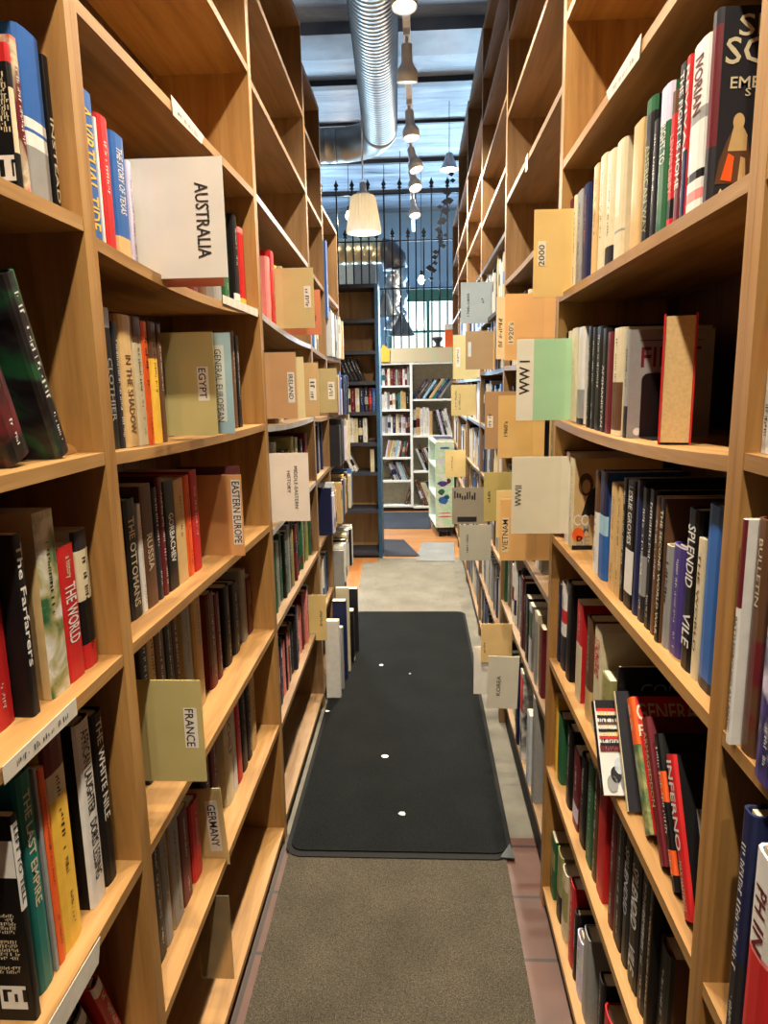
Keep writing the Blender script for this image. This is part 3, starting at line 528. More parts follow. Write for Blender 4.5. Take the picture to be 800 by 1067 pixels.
# ---- right, nearest case
g = 'books in the right bookcase nearest the camera'
row('R', gA[4], [(870, 812, 250, 'charcoal', dict(hard=True, label='dark book mostly outside the right picture edge')), (810, 786, 310, 'white', dict(bands=((.45, .62, 'red'), (.62, 1, 'black')), pic=('white', 'white', 'gray'), label='white, red and black book at the right picture edge, upper shelf', h=.21))], xr-.005, 'the upper shelf at the right picture edge', g)
row('R', gA[3], [(880, 818, 540, 'maroon', dict(label='dark red book outside the right picture edge')), (815, 792, 570, 'purple', dict(pic=('purple', 'navy', 'lilac'), label='mottled purple book at the right picture edge')), (791, 777, 541, 'maroon', dict(title=[('BULLETIN', .08, .36, .32, 'cream')], pic=('maroon', 'brown', 'brown'), dx=.01, label='brown pictorial book at the right edge beside BATTLEGROUND ATLANTIC')), (776, 763, 541, 'white', dict(bands=((.62, 1, 'maroon'),), title=[('BATTLEGROUND ATLANTIC', .42, .94, .65, 'black')], hard=True, label='white-spined BATTLEGROUND ATLANTIC hardback right of the pine upright'))], xr-.028, 'the middle shelf at the right picture edge', g)
row('R', gA[2], [(860, 806, 880, 'charcoal', dict(label='dark book outside the lower right corner')), (804, 772, 893, 'white', dict(dx=-.012, hard=True, bands=((.0, .62, 'red'), (.12, .38, 'pink'), (.62, .64, 'pink')), title=[('PH', .12, .22, .6, 'maroon'), ('IN', .26, .36, .6, 'maroon')], label='white and red thick book in the lower right corner')), (770, 760, 845, 'navy', dict(hard=True, bands=((.0, .4, 'charcoal'),), label='navy hardback right of the pine upright, lower right'))], xr-.028, 'the lower shelf at the right picture edge', g)
# ---- right, VIETNAM case
g = 'books in the right bookcase with the VIETNAM card'
DK = ['black', 'maroon', 'brown', 'charcoal', 'tan', 'gray', 'white', 'cream', 'navy', 'green', 'black', 'gray']
fR = [(gC[0], 'the bottom shelf with the KOREA card', 41, 1.885, 2.98, (.2, .27)), (gC[1], 'the shelf above the KOREA card', 42, 1.885, 2.98, (.21, .27)), (gC[2], 'the VIETNAM shelf', 43, 2.13, 2.98, (.2, .26)), (gC[3], 'the shelf above the VIETNAM card', 44, 1.885, 2.98, (.2, .26)), (gC[4], 'the shelf below the 2000 card', 45, 1.885, 2.98, (.2, .26))]
row('R', gC[1], [(566, 561, 655, 'maroon', {}), (560.5, 556, 640, 'cream', dict(bands=((0, .9, 'gray'),))), (555.5, 550.5, 632, 'silver', dict(bands=((.5, .9, 'green'),), cover='gray', label='grey-green book with white top just past the right upright')), (550, 547, 622, 'black', {}), (546.5, 542, 603, 'maroon', dict(label='tall deep red book just past the right upright'))], xr-.012, fR[1][1], g)
row('R', gC[0], [(559, 553, 730, 'gray', {}), (552.5, 548, 745, 'silver', {}), (547.5, 541, 705, 'charcoal', dict(bands=((.55, .95, 'red'), (.5, .55, 'white')), pic=('charcoal', 'gray', 'white'), label='grey patterned book with red top beside the KOREA card')), (540.5, 537, 690, 'navy', {})], xr-.02, fR[0][1], g)
fill('R', gC[0], 2.40, 2.98, xr, fR[0][1], g, 41, (.02, .05), (.2, .27), DK, cnt0=4)
fill('R', gC[1], 2.37, 2.98, xr, fR[1][1], g, 42, (.02, .05), (.21, .27), DK, cnt0=5)
fill('R', gC[2], 2.13, 2.98, xr, fR[2][1], g, 43, (.025, .05), (.2, .26), DK)
fill('R', gC[3], 1.89, 2.05, xr, fR[3][1], g, 46, (.025, .05), (.2, .26), ['green', 'tan', 'brown'])
fill('R', gC[3], 2.35, 2.98, xr, fR[3][1], g, 44, (.025, .05), (.2, .26), DK, cnt0=5)
fill('R', gC[4], 1.89, 2.02, xr, fR[4][1], g, 47, (.03, .05), (.22, .24), ['navy', 'pink', 'purple'])
fill('R', gC[4], 2.35, 2.98, xr, fR[4][1], g, 45, (.025, .05), (.2, .26), ['yellow', 'cream', 'navy', 'blue', 'black', 'white', 'tan'], cnt0=5)
# all the books farther down the right row, too many and too small to tell apart: one object
dist = MB()
def far_run(mb, side, fn, Y0, Y1, X, seed, pal, hh=(.19, .25), wid=(.03, .06)):
    r = random.Random(seed); y = Y0; s = -1 if side == 'L' else 1
    while y < Y1-.02:
        t = min(r.uniform(*wid), Y1-y); h = r.uniform(*hh); z = max(fn(y), fn(y+t))+.0005; x0 = X+r.uniform(-.008, .008); c = jacket(r.choice(pal)); d = .16
        xa, xb = sorted((x0, x0+s*d)); xi = sorted((x0+s*.003, x0+s*(d+.001)))
        mb.box((xa, y, z), (xb, y+.003, z+h), c); mb.box((xa, y+t-.004, z), (xb, y+t-.001, z+h), c)
        xs_ = sorted((x0, x0+s*.003)); mb.box((xs_[0], y+.003, z), (xs_[1], y+t-.004, z+h), c)
        mb.box((xi[0], y+.003, z+.002), (xi[1], y+t-.004, z+h-.004), PAPER)
        if r.random() < .5:
            a = r.uniform(.1, .7)*h; xq = x0-s*.0006; mb.quad([(xq, y+.001, z+a), (xq, y+t-.002, z+a), (xq, y+t-.002, z+a+.05), (xq, y+.001, z+a+.05)], jacket(r.choice(pal)))
        y += t
FPAL = ['navy', 'black', 'gray', 'white', 'lilac', 'charcoal', 'brown', 'blue', 'silver', 'tan', 'black', 'cream']
for fns, a, b, ks in ((gD, YR[3], YR[4], range(7)), (gE, YR[4], YR[5], range(7)), (gF, YR[5], YR[6], range(7)), (gG, YR[6], YR[7], range(6))):
    for k in ks: far_run(dist, 'R', fns[k], a+.03, b-.03, XR+.02, 60+k+int(a*10), FPAL, (.19, .25 if k else .22))
for k in (1, 2, 3, 4, 5): far_run(dist, 'L', fE[k], YL[4]+.03 if k == 3 else YL[4]-.60 if k == 9 else YL[4]+.03, YL[5]-.03, XL+(.05 if k < 5 else .02), 90+k, FPAL)
far_run(dist, 'L', fD[2], YL[3]+.24, YL[4]-.03, XL+.035, 97, FPAL)
tag(dist.build('books'), 'rows of small far-off books on the distant right-hand bookcases', 'books', kind='stuff')

# ------------------------------------------------------------------ cards between the books
def card(q, Y, side, color, label, texts=(), strip=None, sleeve=True, name='section_card', tongue=None, shelfz=None, grp='cards that name the shelf sections', tilt=0., dark=False):
    """q = (u0, u1, v0, v1) outline in the photograph at distance Y; texts = (string, fu, fv, len, height): fractions of the card"""
    u0, u1, v0, v1 = q; um, vm = .5*(u0+u1), .5*(v0+v1)
    xa, xb = ony(u0, vm, Y).x, ony(u1, vm, Y).x; zt, zb = ony(um, v0, Y).z, ony(um, v1, Y).z
    W, H = xb-xa, zt-zb
    root = empty(name, (.5*(xa+xb), Y, zb)); 
    if tilt: root.rotation_euler = (0, tilt, 0)
    tag(root, label, 'section card', grp); bpy.context.view_layer.update()
    m = mat(color, .55, var=.05, scale=14.); c = clear_plastic()
    mb = MB(); th = .0022
    mb.box((-W/2, 0, 0), (W/2, th, H), m)
    inner = xa if side == 'L' else xb
    if tongue:      # the part pushed between the books
        zt_ = max(0, (shelfz+.001-zb)) if shelfz else 0
        a, b = (-W/2-tongue, -W/2) if side == 'L' else (W/2, W/2+tongue)
        mb.box((a, 0, zt_), (b, th, H), m)
    o = mb.build('card'); o.parent = root
    if strip:
        f0, f1, g0, g1, sc = strip; sb = MB(); sb.box((-W/2+f0*W, -.0006, H*(1-g1)), (-W/2+f1*W, -.0001, H*(1-g0)), mat(sc, .6, var=.03)); o = sb.build('label_strip'); o.parent = root
    holder = o if strip else root
    tb = MB(); rnd = random.Random(len(label))
    if dark:
        for q_ in range(9): w_ = W*rnd.uniform(.05, .08); x_ = -W*.42+W*.095*q_; z_ = H*rnd.uniform(.66, .72); tb.box((x_, -.0009, z_), (x_+w_, -.0005, z_+H*rnd.uniform(.10, .2)), INK)
        tb.box((-W*.3, -.0009, H*.06), (W*.45, -.0005, H*.2), INK)
    ax, ay = ((0, 0, -1), (1, 0, 0)) if side == 'L' else ((0, 0, 1), (-1, 0, 0))
    for t in texts:
        s, fu, fv, ln, ht = t[:5]; org = (-W/2+fu*W, -.0009, H*(1-fv))
        if s == '~': put_scribble(tb, org, ax, ay, ln*H, ht*W, INK, rnd, .9)
        else: put_text(tb, s, org, ax, ay, ln*H, ht*W, INK, bold=t[5] if len(t) > 5 else 0., stretch=1.6)
    if tb.f: o = tb.build('lettering'); o.parent = holder
    if sleeve:
        sb = MB(); e = .004; sb.quad([(-W/2-e*.2, -.0022, -e), (W/2+e, -.0022, -e), (W/2+e, -.0022, H+e), (-W/2-e*.2, -.0022, H+e)], c)
        sb.quad([(-W/2-e*.2, th+.001, -e), (W/2+e, th+.001, -e), (W/2+e, th+.001, H+e), (-W/2-e*.2, th+.001, H+e)], c)
        o = sb.build('plastic_sleeve'); o.parent = root
    return root
WHT = (226, 222, 214)
card((140, 234, 164, 290), 1.315, 'L', WHT, 'white card lettered AUSTRALIA standing out of the upper left shelf', [('AUSTRALIA', .76, .52, .63, .15, .012)], tongue=.06)
card((150, 231, 200, 299), 1.345, 'L', (214, 120, 84), 'orange card half hidden behind the white AUSTRALIA card', tongue=.06, sleeve=False)
card((166, 224, 346, 454), 1.43, 'L', (190, 180, 122), 'olive tan card lettered EGYPT', [('EGYPT', .78, .49, .29, .13, .012)], strip=(.69, .89, .33, .66, WHT), tongue=.05)
card((190, 242, 347, 452), 1.50, 'L', (158, 190, 204), 'pale blue card lettered GENERAL EUROPEAN behind the EGYPT card', [('GENERAL EUROPEAN', .74, .52, .72, .13)], strip=(.62, .86, .12, .88, (214, 220, 218)), tongue=.05)
card((204, 253, 495, 579), 1.70, 'L', (216, 158, 100), 'orange tan card lettered EASTERN EUROPE', [('EASTERN EUROPE', .88, .46, .76, .16, .012)], strip=(.78, .97, .06, .86, WHT), tongue=.05)
card((206, 251, 486, 560), 1.73, 'L', (86, 40, 44), 'dark red card hidden behind the EASTERN EUROPE card', tongue=.05, sleeve=False)
card((153, 212, 709, 814), 1.16, 'L', (184, 172, 116), 'olive card lettered FRANCE', [('FRANCE', .77, .46, .37, .15, .012)], strip=(.67, .90, .27, .66, WHT), tongue=.03)
card((206, 237, 822, 901), 1.47, 'L', (206, 182, 128), 'tan card lettered GERMANY, slightly tilted', [('GERMANY', .62, .48, .55, .27, .012)], strip=(.42, .82, .16, .82, WHT), tongue=.05, tilt=-.06)
# clear sheet hanging below the GERMANY shelf
q = ony(215, 900, 1.38); q2 = ony(244, 1020, 1.38); mb = MB(); mb.box((q.x-.03, 1.38, q2.z), (q2.x, 1.382, .40), mat((196, 176, 136), .15, trans=.75, name='smoky_sheet'))
tag(mb.build('plastic_sheet'), 'empty clear plastic sheet hanging below the GERMANY shelf', 'plastic sheet')
card((295, 327, 279, 342), 2.50, 'L', (196, 178, 124), 'tan card above the IRELAND card, its label unreadable', [('~', .78, .5, .3, .12)], strip=(.68, .90, .30, .66, WHT), tongue=.04)
card((304, 334, 302, 349), 2.66, 'L', (190, 112, 78), 'rust brown card half hidden by a tan one, above the IRELAND card', [('~', .78, .55, .3, .12)], tongue=.04, sleeve=False)
card((282, 309, 367, 436), 2.26, 'L', (196, 152, 108), 'tan card lettered IRELAND', [('IRELAND', .78, .52, .38, .17, .012)], strip=(.66, .92, .30, .76, WHT), tongue=.04)
card((288, 317, 372, 436), 2.40, 'L', (220, 206, 158), 'cream card showing as a strip between the IRELAND card and the next', tongue=.04, sleeve=False)
card((300, 332, 378, 434), 2.56, 'L', (200, 166, 118), 'second tan card past the IRELAND card, small white label', [('~', .80, .5, .3, .14)], strip=(.70, .92, .3, .7, WHT), tongue=.04)
card((322, 351, 384, 430), 2.86, 'L', (180, 164, 118), 'olive card farthest along the IRELAND shelf', [('~', .78, .5, .3, .14)], strip=(.68, .92, .3, .7, WHT), tongue=.04)
card((285.5, 322, 472, 543), 2.18, 'L', (232, 220, 206), 'white card lettered MIDDLE-EASTERN HISTORY', [('MIDDLE-EASTERN', .63, .5, .62, .10), ('HISTORY', .43, .42, .32, .10)], tongue=.04, sleeve=False)
card((317, 340, 620, 667), 2.95, 'L', (216, 190, 124), 'yellow tan card low on the left with tiny letters', [('~', .76, .52, .34, .12)], tongue=.03, sleeve=False)
# right row
card((556, 593, 218, 309), 1.80, 'R', (226, 190, 118), 'tan yellow card lettered 2000', [('2000', .22, .52, .24, .17, .004)], strip=(.12, .34, .36, .64, (232, 224, 200)), tongue=.03)
card((526, 565, 306, 375), 2.16, 'R', (232, 178, 112), "orange tan card lettered 1920's left of the WW I card", [("1920's", .16, .58, .30, .13)], tongue=.04, strip=(.08, .24, .42, .76, (232, 206, 160)))
card((517, 548, 309, 374), 2.30, 'R', (228, 206, 160), "cream card peeking out behind the 1920's card", [('~', .14, .55, .5, .12)], tongue=.04, sleeve=False)
card((538, 587, 353, 438), 1.775, 'R', (162, 206, 164), 'green card with cream strip lettered WW I', [('WW I', .17, .47, .42, .22, .018)], strip=(0.0, .36, 0, 1, (226, 222, 204)), tongue=.03)
card((519, 554, 412, 477), 2.20, 'R', (222, 178, 108), "tan card lettered 1960's behind the WW I card", [("1960's", .22, .53, .24, .12)], tongue=.04)
card((505, 530, 408, 468), 2.55, 'R', (176, 138, 98), "brown card with small label behind the 1960's card", [('~', .22, .5, .2, .1)], strip=(.10, .34, .42, .62, WHT), tongue=.04)
card((533, 582, 476, 556), 1.76, 'R', (222, 214, 190), 'plain off-white card lettered WWII', [('WWII', .14, .50, .27, .14)], tongue=.03, shelfz=1.14)
card((521, 558, 520, 584), 2.10, 'R', (228, 178, 112), 'orange tan card lettered VIETNAM', [('VIETNAM', .14, .58, .50, .16, .004)], strip=(.05, .24, .30, .86, (234, 206, 160)), tongue=.05, shelfz=.952)
card((517, 552, 511, 560), 2.20, 'R', (216, 188, 128), 'tan card just behind the VIETNAM card', tongue=.04, sleeve=False, shelfz=.952)
card((504, 534, 492, 543), 2.58, 'R', (188, 172, 104), 'olive card left of the WWII card', [('~', .18, .5, .22, .1)], tongue=.05, shelfz=.952)
card((507, 530, 684, 738), 2.30, 'R', (206, 200, 182), 'small off-white card lettered KOREA low on the right', [('KOREA', .5, .56, .38, .18)], tongue=.03, sleeve=False, tilt=.03)
card((501, 520, 650, 690), 2.60, 'R', (222, 188, 128), 'tan card just behind the KOREA card', [('~', .2, .6, .3, .12)], tongue=.05, sleeve=False)
card((493.5, 504, 674, 723), 2.62, 'R', (228, 224, 214), 'blank white card low on the right beside the KOREA card', tongue=.11, sleeve=False)
card((480, 508, 294, 337), 3.72, 'R', (160, 176, 184), 'grey blue card lettered 1700-1800 on the second right case', [('1700-1800', .28, .55, .55, .09), ('~', .82, .45, .12, .1)], tongue=.03, sleeve=False)
card((485, 501, 345, 385), 3.60, 'R', (160, 136, 104), 'brown card with pale label below the grey blue card', [], strip=(.15, .36, .28, .66, (196, 208, 212)), tongue=.07, sleeve=False)
card((472, 488, 349, 395), 4.4, 'R', (208, 200, 150), 'pale olive card with white label far down the right row', [('~', .32, .5, .34, .14)], strip=(.18, .46, .28, .72, WHT), tongue=.06, sleeve=False)
card((470, 486, 401, 433), 4.35, 'R', (214, 196, 138), 'tan yellow card with writing far down the right row', [('~', .3, .5, .6, .1), ('~', .55, .55, .5, .1)], tongue=.06, sleeve=False)
card((464, 478, 469, 497), 5.2, 'R', (222, 196, 134), 'tan card sticking out beside the white display rack', [('~', .5, .5, .5, .1)], tongue=.05, sleeve=False)
card((471, 498, 508, 546), 3.75, 'R', (150, 140, 122), 'grey tan book facing out with black lettering, low on the right row', [], tongue=.05, sleeve=False, name='display_book', grp='books facing out', dark=True)
card((478.5, 497, 547, 584), 3.42, 'R', (178, 176, 160), 'grey card lettered 1861-1865 low on the right row', [('1861-1865', .45, .52, .56, .11)], tongue=.07, sleeve=False)
# tape labels on shelf edges
def tape(fn, x, yq, dz, y0, y1, h, tear=0., text=True, s=1):
    mb = MB(); xx = x+s*.0008; z = fn(yq)+dz
    mb.prism([(y0, z-h), (y1, z-h+tear*.2), (y1+tear, z+.002), (y0-tear*.3, z+tear*.5)], min(xx, xx+s*.001), max(xx, xx+s*.001), mat((204, 198, 184), .5, name='paper_label'), 'X')
    if text:
        rnd = random.Random(3); put_scribble(mb, (xx+s*.0016, .5*(y0+y1), z-h*.5), (0, s, 0), (0, 0, 1), (y1-y0)*.7, h*.34, INK, rnd)
    o = mb.build('paper_label'); o.parent = fn.obj; o.matrix_parent_inverse = fn.obj.matrix_world.inverted()
bpy.context.view_layer.update()
tape(fA[3], XL, .8, .001, .69, .86, .022)
tape(fB[6], XL, 1.45, -.001, 1.44, 1.62, .024, .02)
tape(fA[2], XL, .75, -.004, .66, .845, .034, .012, False)
tape(gB[6], XR, 1.3, -.001, 1.24, 1.42, .024, .02, s=-1)
tape(fB[5], XL, 1.95, .004, 1.72, 2.09, .02, .0, False)
tape(gC[6], XR, 2.45, -.001, 2.42, 2.46, .045, .01, False, -1)

# ------------------------------------------------------------------ room shell
def struct(mb, name): o = mb.build(name); o['kind'] = 'structure'; return o
def brick_mat(name, c1, c2, mortar, w, h, rough=.6, ms=.012):
    m, nt, b = newmat(name); L = nt.links
    tc = N(nt, 'ShaderNodeTexCoord'); br = N(nt, 'ShaderNodeTexBrick'); br.offset = 0.0
    br.inputs['Color1'].default_value = lin(c1); br.inputs['Color2'].default_value = lin(c2); br.inputs['Mortar'].default_value = lin(mortar)
    br.inputs['Scale'].default_value = 1.; br.inputs['Mortar Size'].default_value = ms; br.inputs['Brick Width'].default_value = w; br.inputs['Row Height'].default_value = h
    no = N(nt, 'ShaderNodeTexNoise', Scale=9., Detail=6.); L.new(tc.outputs['Object'], br.inputs['Vector']); L.new(tc.outputs['Object'], no.inputs['Vector'])
    r = ramp(nt, [(.3, (.72, .72, .72, 1)), (.7, (1.1, 1.1, 1.1, 1))]); L.new(no.outputs['Fac'], r.inputs['Fac'])
    mx = N(nt, 'ShaderNodeMix', data_type='RGBA', blend_type='MULTIPLY'); mx.inputs['Factor'].default_value = 1
    L.new(br.outputs['Color'], mx.inputs['A']); L.new(r.outputs['Color'], mx.inputs['B']); L.new(mx.outputs['Result'], b.inputs['Base Color'])
    b.inputs['Roughness'].default_value = rough; return m
TILE = brick_mat('clay_floor_tiles', (92, 58, 43), (82, 53, 41), (46, 36, 30), .235, .235, .5, .006)
CONC = mat((100, 96, 84), .8, var=.3, scale=7., bump=.15, name='worn_concrete')
OAK = wood('oak_floor_boards', (128, 88, 52), (158, 112, 68), (178, 134, 88), 'X', .35, .8)
OAKY = wood('orange_floor_boards', (132, 82, 42), (164, 106, 58), (184, 130, 78), 'Y', .35, .8)
mb = MB(); mb.box((-4, -3.5, -.1), (4, 2.16, 0), TILE); struct(mb, 'floor')
mb = MB(); mb.box((-4, 2.16, -.1), (4, 6.02, 0), CONC); struct(mb, 'floor_concrete')
mb = MB(); mb.box((-4, 6.02, -.1), (4, 12.2, 0), OAK); struct(mb, 'floor_boards')
mb = MB(); mb.box((-.66, 4.60, .0), (-.38, 6.02, .003), OAKY); struct(mb, 'floor_strip')
# ceiling: rough painted boards between dark beams
def ceil_mat():
    m, nt, b = newmat('painted_ceiling_boards'); L = nt.links
    tc = N(nt, 'ShaderNodeTexCoord'); mp = N(nt, 'ShaderNodeMapping'); mp.inputs['Scale'].default_value = (.35, 1.6, 1)
    no = N(nt, 'ShaderNodeTexNoise', Scale=2.2, Detail=8., Distortion=1.4, Roughness=.6); L.new(tc.outputs['Object'], mp.inputs[0]); L.new(mp.outputs[0], no.inputs['Vector'])
    r = ramp(nt, [(.27, lin((40, 46, 56))), (.36, lin((112, 124, 140))), (.55, lin((150, 164, 182))), (.7, lin((184, 196, 210)))]); L.new(no.outputs['Fac'], r.inputs['Fac']); L.new(r.outputs['Color'], b.inputs['Base Color'])
    b.inputs['Roughness'].default_value = .42; bp = N(nt, 'ShaderNodeBump', Strength=.5, Distance=.05); L.new(no.outputs['Fac'], bp.inputs['Height']); L.new(bp.outputs['Normal'], b.inputs['Normal']); return m
CEILM = ceil_mat(); ZC = 4.3
mb = MB(); mb.box((-4, -3.5, ZC), (4, 12.2, ZC+.12), CEILM); struct(mb, 'ceiling')
for k, (y, w, h, c) in enumerate(((2.4, .25, .18, (110, 120, 134)), (5.95, .42, .09, (122, 134, 150)), (7.0, .10, .05, (44, 46, 52)), (8.08, .05, .03, (40, 42, 48)), (9.35, .07, .05, (46, 48, 54)), (10.8, .08, .06, (60, 66, 76)))):
    mb = MB(); mb.box((-4, y, ZC-h), (4, y+w, ZC), mat(c, .5, var=.2, scale=5., bump=.3)); struct(mb, 'ceiling_beam_%d' % (k+1))
WALLM = mat((142, 150, 158), .7, var=.15, scale=3., bump=.2, name='grey_plaster'); BLUEW = mat((150, 186, 214), .6, var=.1, scale=2., name='pale_blue_wall')
mb = MB(); mb.box((-4.12, -3.5, 0), (-4, 12.2, ZC), WALLM); struct(mb, 'wall_left')
mb = MB(); mb.box((4, -3.5, 0), (4.12, 12.2, ZC), WALLM); struct(mb, 'wall_right')
mb = MB(); mb.box((-4, -3.62, 0), (4, -3.5, ZC), WALLM); struct(mb, 'wall_back')
# far wall with a broad shop window under a green lintel
WY = 12.2; zs, zt = .9, 2.92
mb = MB(); mb.box((-4, WY, 0), (4, WY+.2, zs), BLUEW); mb.box((-4, WY, zt), (4, WY+.2, ZC), BLUEW); mb.box((-4, WY, zs), (-3.4, WY+.2, zt), BLUEW); mb.box((3.4, WY, zs), (4, WY+.2, zt), BLUEW); mb.box((-1.2, WY, zs), (-.5, WY+.2, zt), BLUEW); struct(mb, 'wall_far')
GRN = mat((58, 118, 104), .5, name='green_window_paint')
for n, (a, b) in enumerate(((-3.4, -1.2), (-.5, 3.4))):
    mb = MB(); w = .05
    mb.box((a, WY-.03, zs), (b, WY+.05, zs+w), GRN); mb.box((a, WY-.03, zt-w), (b, WY+.05, zt), GRN); k = int((b-a)/.75)+1
    for j in range(k+1):
        x = a+(b-a-w)*j/k; mb.box((x, WY-.02, zs+w), (x+w, WY+.04, zt-w), GRN)
    mb.box((a, WY-.015, 2.36), (b, WY+.035, 2.40), GRN)
    fr = struct(mb, 'window_%d' % (n+1))
    gm = MB(); gm.box((a+.01, WY+.008, zs+.01), (b-.01, WY+.012, zt-.01), clear_plastic()); gl = gm.build('window_pane'); gl.parent = fr
mb = MB(); mb.box((-.6, WY-.06, zt+.0), (3.5, WY-.002, zt+.14), GRN); struct(mb, 'trim_1')

# ------------------------------------------------------------------ mats and runners
def carpet(c1, c2, scale=260., name='carpet', rough=.95):
    m, nt, b = newmat(name); L = nt.links
    tc = N(nt, 'ShaderNodeTexCoord'); no = N(nt, 'ShaderNodeTexNoise', Scale=scale, Detail=3., Roughness=.8); n2 = N(nt, 'ShaderNodeTexNoise', Scale=5., Detail=4.)
    L.new(tc.outputs['Object'], no.inputs['Vector']); L.new(tc.outputs['Object'], n2.inputs['Vector'])
    r = ramp(nt, [(.36, lin(c1)), (.66, lin(c2))]); L.new(no.outputs['Fac'], r.inputs['Fac'])
    r2 = ramp(nt, [(.3, (.8, .8, .8, 1)), (.7, (1.08, 1.08, 1.08, 1))]); L.new(n2.outputs['Fac'], r2.inputs['Fac'])
    mx = N(nt, 'ShaderNodeMix', data_type='RGBA', blend_type='MULTIPLY'); mx.inputs['Factor'].default_value = 1; L.new(r.outputs['Color'], mx.inputs['A']); L.new(r2.outputs['Color'], mx.inputs['B']); L.new(mx.outputs['Result'], b.inputs['Base Color'])
    bp = N(nt, 'ShaderNodeBump', Strength=.5, Distance=.004); L.new(no.outputs['Fac'], bp.inputs['Height']); L.new(bp.outputs['Normal'], b.inputs['Normal']); b.inputs['Roughness'].default_value = rough; b.inputs['Specular IOR Level'].default_value = .08; return m
def flat(name, poly, z, h, m, label, cat, M=None):
    mb = MB(); mb.prism(poly, z, z+h, m, 'Z'); o = mb.build(name); return tag(o, label, cat)
flat('carpet_runner', [(-.425, -.6), (.27, -.6), (.275, 2.25), (-.45, 2.25)], .0, .006, carpet((44, 41, 35), (100, 92, 78), 300., 'brown_grey_loop'), 'worn brown grey carpet runner in front of the black mat', 'runner')
flat('carpet_runner', [(-.45, 4.46), (.285, 4.46), (.275, 5.86), (-.50, 5.84)], .0, .006, carpet((86, 84, 76), (146, 142, 130), 200., 'light_grey_loop'), 'pale grey carpet runner beyond the black mat', 'runner')
flat('carpet_runner', [(-.04, 5.89), (.30, 5.88), (.33, 6.6), (.02, 6.62)], .0, .006, carpet((90, 92, 92), (146, 148, 146), 200., 'grey_loop'), 'small grey carpet offcut left of the white display rack', 'mat')
flat('floor_mat', [(-.44, 6.10), (.0, 6.06), (-.16, 6.72), (-.40, 6.74)], .0, .007, carpet((38, 40, 46), (64, 66, 74), 240., 'charcoal_mat'), 'small charcoal mat beside the blue bookcase', 'mat')
flat('floor_mat', [(-.56, 7.30), (.12, 7.25), (.12, 8.20), (-.56, 8.2)], .0, .007, carpet((42, 46, 54), (70, 76, 86), 240., 'slate_mat'), 'slate grey mat in front of the white bookcase', 'mat')
# black entrance mat with rubber rim and rounded near corner
rt = empty('floor_mat', (-.09, 3.28, .006)); tag(rt, 'long black entrance mat down the middle of the aisle', 'mat'); bpy.context.view_layer.update()
def rrect(x0, x1, y0, y1, r, k=6):
    p = []
    for cx, cy, a in ((x1-r, y0+r, -90), (x1-r, y1-r, 0), (x0+r, y1-r, 90), (x0+r, y0+r, 180)):
        p += [(cx+r*math.cos(math.radians(a+90*j/k)), cy+r*math.sin(math.radians(a+90*j/k))) for j in range(k+1)]
    return p
RUB = mat((16, 17, 17), .75, var=.15, name='black_rubber'); RUB.node_tree.nodes['Principled BSDF'].inputs['Specular IOR Level'].default_value = .2
mb = MB(); mb.prism(rrect(-.462, .300, 2.035, 4.53, .06), .0062, .0095, RUB, 'Z'); child(mb, 'rubber_rim', rt)
mb = MB(); mb.prism(rrect(-.446, .284, 2.062, 4.505, .045), .0095, .0135, carpet((10, 11, 11), (34, 36, 36), 320., 'black_pile'), 'Z'); child(mb, 'pile', rt)
mb = MB(); mb.prism([(.255, 2.042), (.302, 2.036), (.294, 2.11)], .0096, .0142, mat((52, 56, 56), .6, name='turned_corner'), 'Z'); child(mb, 'turned_corner', rt)
for k, (u, v, w, c) in enumerate(((401, 788, .026, WHT), (419, 848, .026, (170, 176, 180)), (341, 741, .018, WHT), (397, 693, .026, (190, 194, 196)), (338, 722, .010, WHT), (427, 702, .012, (150, 156, 160)), (363, 697, .010, (160, 160, 160)))):
    p = onz(u, v, .0137); mb = MB(); r = random.Random(k)
    mb.prism([(p.x+w*math.cos(a)*r.uniform(.7, 1.1)*.6, p.y+w*math.sin(a)*r.uniform(.6, 1)*.7) for a in (0, 1.1, 2.2, 3.2, 4.3, 5.3)], .0136, .0150, mat(c, .7), 'Z')
    tag(mb.build('paper_scrap'), 'scrap of pale paper on the black mat, %s' % ['near its middle', 'nearest the front edge', 'brightest one by its left edge', 'farthest on the centre line', 'tiny one at its left edge', 'small one right of centre', 'tiny one far left of centre'][k], 'scrap', 'paper scraps on the black mat')

# ------------------------------------------------------------------ blue bookcase at the end of the left row
def tall_case(name, label, X0, X1, Y, D, ztop, zs_, frame, back, th=.03, cols=None, toe=True, sidew=.03, cat='bookcase', header=None):
    root = empty(name, (.5*(X0+X1), Y+D/2, 0)); tag(root, label, cat); bpy.context.view_layer.update()
    for x in (X0, X1-sidew): mb = MB(); mb.box((x, Y, 0), (x+sidew, Y+D, ztop), frame); child(mb, 'side_panel', root)
    mb = MB(); mb.box((X0+sidew+.0005, Y+D-.015, .0), (X1-sidew-.0005, Y+D, ztop-.001), back); child(mb, 'back_panel', root)
    mb = MB(); mb.box((X0+sidew, Y, ztop-th), (X1-sidew, Y+D-.016, ztop), frame); child(mb, 'top_board', root)
    cols = cols or [(X0+sidew, X1-sidew, zs_)]
    for i, (a, b, zz) in enumerate(cols):
        for z in zz: mb = MB(); mb.box((a+.0005, Y+.003, z-th), (b-.0005, Y+D-.016, z), frame); child(mb, 'shelf', root)
        if i: mb = MB(); mb.box((a-.03, Y, .05), (a, Y+D-.016, ztop-th-.0005), frame); child(mb, 'divider', root)
    if toe: mb = MB(); mb.box((X0+sidew, Y+.03, .0), (X1-sidew, Y+.05, zs_[0]-th-.001), frame); child(mb, 'toe_board', root)
    return root
PLY = wood('plywood_back', (150, 108, 64), (200, 156, 102), (218, 182, 130), 'Z', .55, .5)
BX0, BX1, BY, BD = -.735, -.335, 6.02, .30
